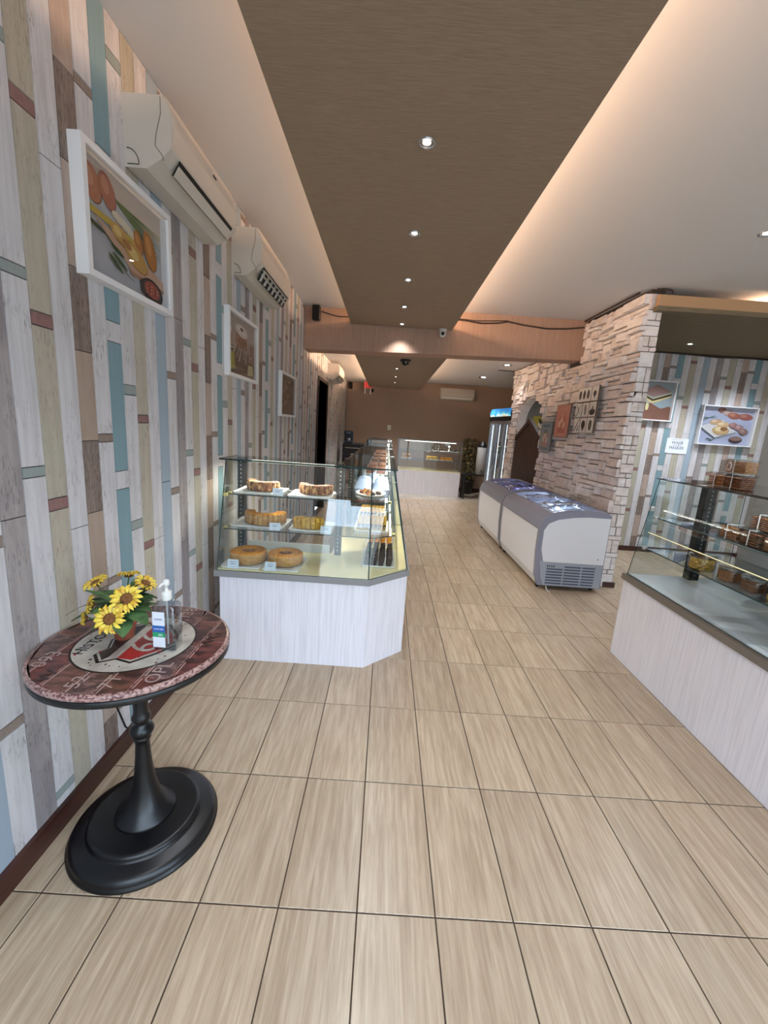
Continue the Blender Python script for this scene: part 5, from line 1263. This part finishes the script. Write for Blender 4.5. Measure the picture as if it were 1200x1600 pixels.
fm.build('foliage', [mat('leaf_brown', '#5d5238', .6), mat('leaf_olive', '#6f6a44', .6), mat('leaf_tan', '#c0a870', .6)], bp_, kind='stuff')

# ---- glass case by the back wall
bcs = empty('back_display_case', (1.035, 9.83, 0), 'low glass cake case with white base standing across the back of the shop', 'display case')
w2 = .752
box('base', (-w2, 0, 0), (w2, .60, .575), M_counter, bcs); box('deck', (-w2+.01, .01, .575), (w2-.01, .59, .60), M_deck, bcs)
ff = MB()
for x in (-w2+.005, w2-.03):
    for y in (.012, .58): ff.box((x-.008, y-.008, .6), (x+.012, y+.012, 1.285))
for z in (1.28,):
    ff.box((-w2, .0, z), (w2-.01, .02, z+.015)).box((-w2, .58, z), (w2-.01, .60, z+.015)).box((-w2, 0, z), (-w2+.02, .6, z+.015)).box((w2-.03, 0, z), (w2-.01, .6, z+.015))
ff.build('frame', M_steel, bcs)
MB().box((-w2+.01, .004, .6), (w2-.02, .010, 1.28)).build('front_pane', M_glass, bcs); MB().box((-w2, .02, 1.29), (w2-.01, .58, 1.296)).build('top_pane', M_glass, bcs)
for z in (1.055, .84):
    s_ = MB().box((-w2+.02, .04, z-.006), (w2-.03, .56, z)).build('shelf', M_glass, bcs); MB().box((-w2+.02, .030, z-.012), (w2-.03, .042, z+.006)).build('shelf_edge', M_steel, s_)
case_lamp(bcs, (-.6, .1, 1.26), (.6, .1, 1.26), 6, 0)
def back_cakes(x, z, n_, mt_, wx, h, label):
    tray(1.035+x, 10.05, z, wx, .26, 'white tray under '+label.replace(' of the back case', ''), 'white trays in the back case')
    t = empty('cake_loaf', (1.035+x, 10.05, z+.005), label, 'cake', 'cakes in the back case')
    for i in range(n_): MB().bbox((-wx/2+.02+i*(wx-.04)/n_, -.09, 0), (-wx/2+.02+(i+.9)*(wx-.04)/n_, .09, h), .008).build('cake_slice', mt_, t)
back_cakes(.08, .842, 5, M_yel, .30, .075, 'sliced yellow loaf on the lower shelf of the back case, middle'); back_cakes(.42, .842, 5, M_gold, .30, .065, 'sliced golden loaf on the lower shelf of the back case, right')
back_cakes(-.55, .842, 4, M_marb, .24, .09, 'brown loaf on the lower shelf of the back case, left end'); back_cakes(.25, 1.057, 5, M_choc, .32, .05, 'dark cake on the top shelf of the back case, middle'); back_cakes(.58, 1.057, 3, M_choc, .18, .05, 'small dark cake on the top shelf of the back case, right end')
cp = MB().lathe([(.001, 0), (.036, 0), (.036, .012), (.012, .02), (.012, .09), (.03, .10), (.03, .13), (.001, .14)], 14, cap=False).build('cake_stand', M_white, None, (1.485, 9.95, 1.058)); tag(cp, 'small white stand on the top shelf of the back case', 'stand')

# ---- equipment behind the long counter
ov = empty('oven', (-.74, 9.3, 0), 'dark steel oven on legs behind the long counter by the left wall', 'oven')
MB().bbox((-.24, 0, .55), (.24, .65, 1.12), .01).build('body', mat('oven_steel', '#2a2a2e', .35, metal=.5), ov)
for x in (-.21, .19):
    for y in (.04, .6): box('leg', (x, y, 0), (x+.03, y+.03, .55), M_steel, ov)
for z in (.62, .86):
    d_ = MB().bbox((-.21, -.014, z), (.21, 0, z+.2), .005).build('door', M_black, ov); MB().tube([(-.17, -.035, z+.17), (.17, -.035, z+.17)], .008, 6).tube([(-.15, -.012, z+.17), (-.15, -.035, z+.17)], .006, 5).tube([(.15, -.012, z+.17), (.15, -.035, z+.17)], .006, 5).build('handle', M_chrome, d_)
cm = empty('coffee_machine', (-.86, 9.5, 1.12), 'black blue machine standing on the oven by the left wall', 'machine')
MB().bbox((-.10, -.12, 0), (.09, .12, .05), .01).bbox((-.10, .0, .05), (.09, .12, .26), .01).bbox((-.10, -.12, .20), (.09, .12, .28), .01).build('housing', mat('machine_blue', '#252c38', .35), cm)
MB().lathe([(.035, 0), (.04, .06), (.001, .06)], 14).build('jug', M_steel, cm, (0, -.05, .052)); MB().bbox((-.05, -.124, .215), (.05, -.119, .255), .002).build('display', mat('display_grey', '#5d6b80', .3), cm)
# ---- speakers, cameras, wires, sign, switch
def speaker(x, y, z, s_, label):
    t = empty('loudspeaker', (x, y, z), label, 'speaker', 'small black loudspeakers')
    MB().bbox((-.055*s_, -.05*s_, -.10*s_), (.055*s_, .05*s_, .10*s_), .012*s_).build('cabinet', M_black, t)
    MB().bbox((-.047*s_, -.056*s_, -.09*s_), (.047*s_, -.049*s_, .08*s_), .003).build('grille', mat('speaker_cloth', '#0e0e10', .9), t)
    MB().box((-.02, .04*s_, .02), (.02, .10*s_, .05)).build('bracket', M_black, t)
speaker(-.945, 5.325, 2.80, .85, 'black loudspeaker under the ceiling at the left end of the beam'); speaker(-1.0, 10.85, 2.50, .8, 'black loudspeaker high on the back wall, far left corner')
ca = empty('security_camera', (.585, 5.37, 2.728), 'white eyeball security camera on the front ceiling panel near the beam', 'camera')
MB().lathe([(.001, 0), (.05, 0), (.05, -.012), (.045, -.02), (.001, -.02)][::-1], 24, cap=False).build('base', M_white, ca)
MB().lathe([(.001, -.042), (.022, -.038), (.037, -.022), (.042, 0), (.037, .022), (.022, .038), (.001, .042)], 20, cap=False).build('ball', M_white, ca, (0, -.006, -.05))
MB().lathe([(.001, .006), (.018, .005), (.021, 0)], 18, M=Matrix.Rotation(R(105), 4, 'X'), cap=False).build('lens', M_black, ca, (.0, -.045, -.058))
cb_ = empty('dome_camera', (.18, 5.98, 2.44), 'black dome camera under the back ceiling panel behind the beam', 'camera')
MB().lathe([(.001, 0), (.075, 0), (.075, -.018), (.06, -.024), (.001, -.024)][::-1], 24, cap=False).build('base', M_black, cb_); MB().lathe([(.055, -.022), (.052, -.045), (.03, -.068), (.001, -.075)][::-1], 24, cap=False).build('dome', mat('dome_black', '#0b0b0d', .1), cb_)
MB().lathe([(.001, -.012), (.010, -.011), (.010, 0)][::-1], 12, cap=False).build('lens', M_chrome, cb_, (0, -.052, -.036))
cc_ = empty('dome_camera', (-.47, 10.90, 2.42), 'small black camera high on the back wall left of the ceiling panel', 'camera')
MB().lathe([(.05, 0), (.05, .03), (.035, .05), (.001, .055)], 18, M=Matrix.Rotation(R(90), 4, 'X')).build('base', M_black, cc_, (0, .05, 0)); MB().lathe([(.03, .05), (.02, .07), (.001, .075)], 14, M=Matrix.Rotation(R(90), 4, 'X')).build('dome', M_black, cc_, (0, .05, 0))
M_wire = mat('wire_dark', '#3a2a22', .6)
w1 = MB().tube([(-.90, 5.40, 2.845), (-.80, 5.412, 2.82), (-.68, 5.414, 2.80), (-.56, 5.414, 2.805), (-.45, 5.414, 2.82)], .006, 6).build('speaker_wire', M_wire); tag(w1, 'thin dark wire running from the left loudspeaker along the beam', 'wire')
w2_ = MB().tube([(.66, 5.412, 2.86), (.85, 5.412, 2.855), (1.05, 5.412, 2.835), (1.25, 5.412, 2.85), (1.37, 5.412, 2.875), (1.55, 5.412, 2.85), (1.85, 5.412, 2.825), (2.1, 5.412, 2.84), (2.30, 5.412, 2.87)], .009, 6).tube([(.66, 5.412, 2.875), (1.0, 5.412, 2.86), (1.37, 5.412, 2.885)], .005, 5).build('ceiling_wire', M_wire); tag(w2_, 'sagging dark cable pinned along the top of the beam, right part', 'wire')
w3 = MB().tube([(2.385, 4.165, 2.925), (2.45, 4.16, 2.93), (2.525, 4.16, 2.925), (2.535, 4.165, 2.90)], .008, 6).build('corner_wire', M_wire); tag(w3, 'short dark cable bent round the top corner of the stone wall', 'wire')
w6 = MB().tube([(2.285, 5.38, 2.93), (2.295, 4.8, 2.932), (2.305, 4.3, 2.93)], .008, 6).build('edge_wire', M_wire); tag(w6, 'dark cable along the top edge of the stone wall under the ceiling', 'wire')
w4 = MB().tube([(3.1, YR-.02, 2.735), (3.6, YR-.02, 2.742), (4.0, YR-.02, 2.735), (4.3, YR-.02, 2.725), (4.7, YR-.02, 2.74), (5.1, YR-.02, 2.735)], .012, 6).build('alcove_wire', M_wire); tag(w4, 'black cable along the top of the alcove wall', 'wire')
w5 = MB().tube([(-.80, 1.30, .70), (-.95, 1.50, .62), (-1.04, 1.56, .45), (-1.06, 1.58, .25), (-1.07, 1.62, .10), (-1.06, 1.70, .02), (-1.0, 1.80, .008)], .004, 6); w5 = MB().tube([(-1.085, 1.60, .70), (-1.07, 1.58, .45), (-1.085, 1.56, .30), (-1.07, 1.60, .14), (-1.06, 1.66, .05), (-1.055, 1.78, .008)], .004, 6).build('wall_cable', M_black); tag(w5, 'thin black cable hanging down the boarded wall behind the round table', 'cable')
sg = empty('hanging_sign', (-.55, 10.55, 2.35), 'small red sign on white hangers near the back wall, left', 'sign')
MB().box((-.10, -.01, .09), (.10, .01, .24)).build('board', mat('sign_red', '#c2303a', .5), sg); MB().box((-.085, -.005, -.05), (-.06, .005, .09)).box((.055, -.005, -.05), (.08, .005, .09)).build('hanger', M_white, sg); MB().box((-.09, -.004, .24), (-.08, .004, .25)).box((.08, -.004, .24), (.09, .004, .25)).build('hook', M_steel, sg)
sc_ = empty('wall_switch', (.03, YB, 1.53), 'small white switch on the brown back wall', 'switch'); MB().bbox((-.045, -.012, -.06), (.045, 0, .06), .004).build('plate', M_white, sc_); MB().bbox((-.018, -.018, -.03), (.018, -.012, .03), .002).build('rocker', M_cream, sc_)
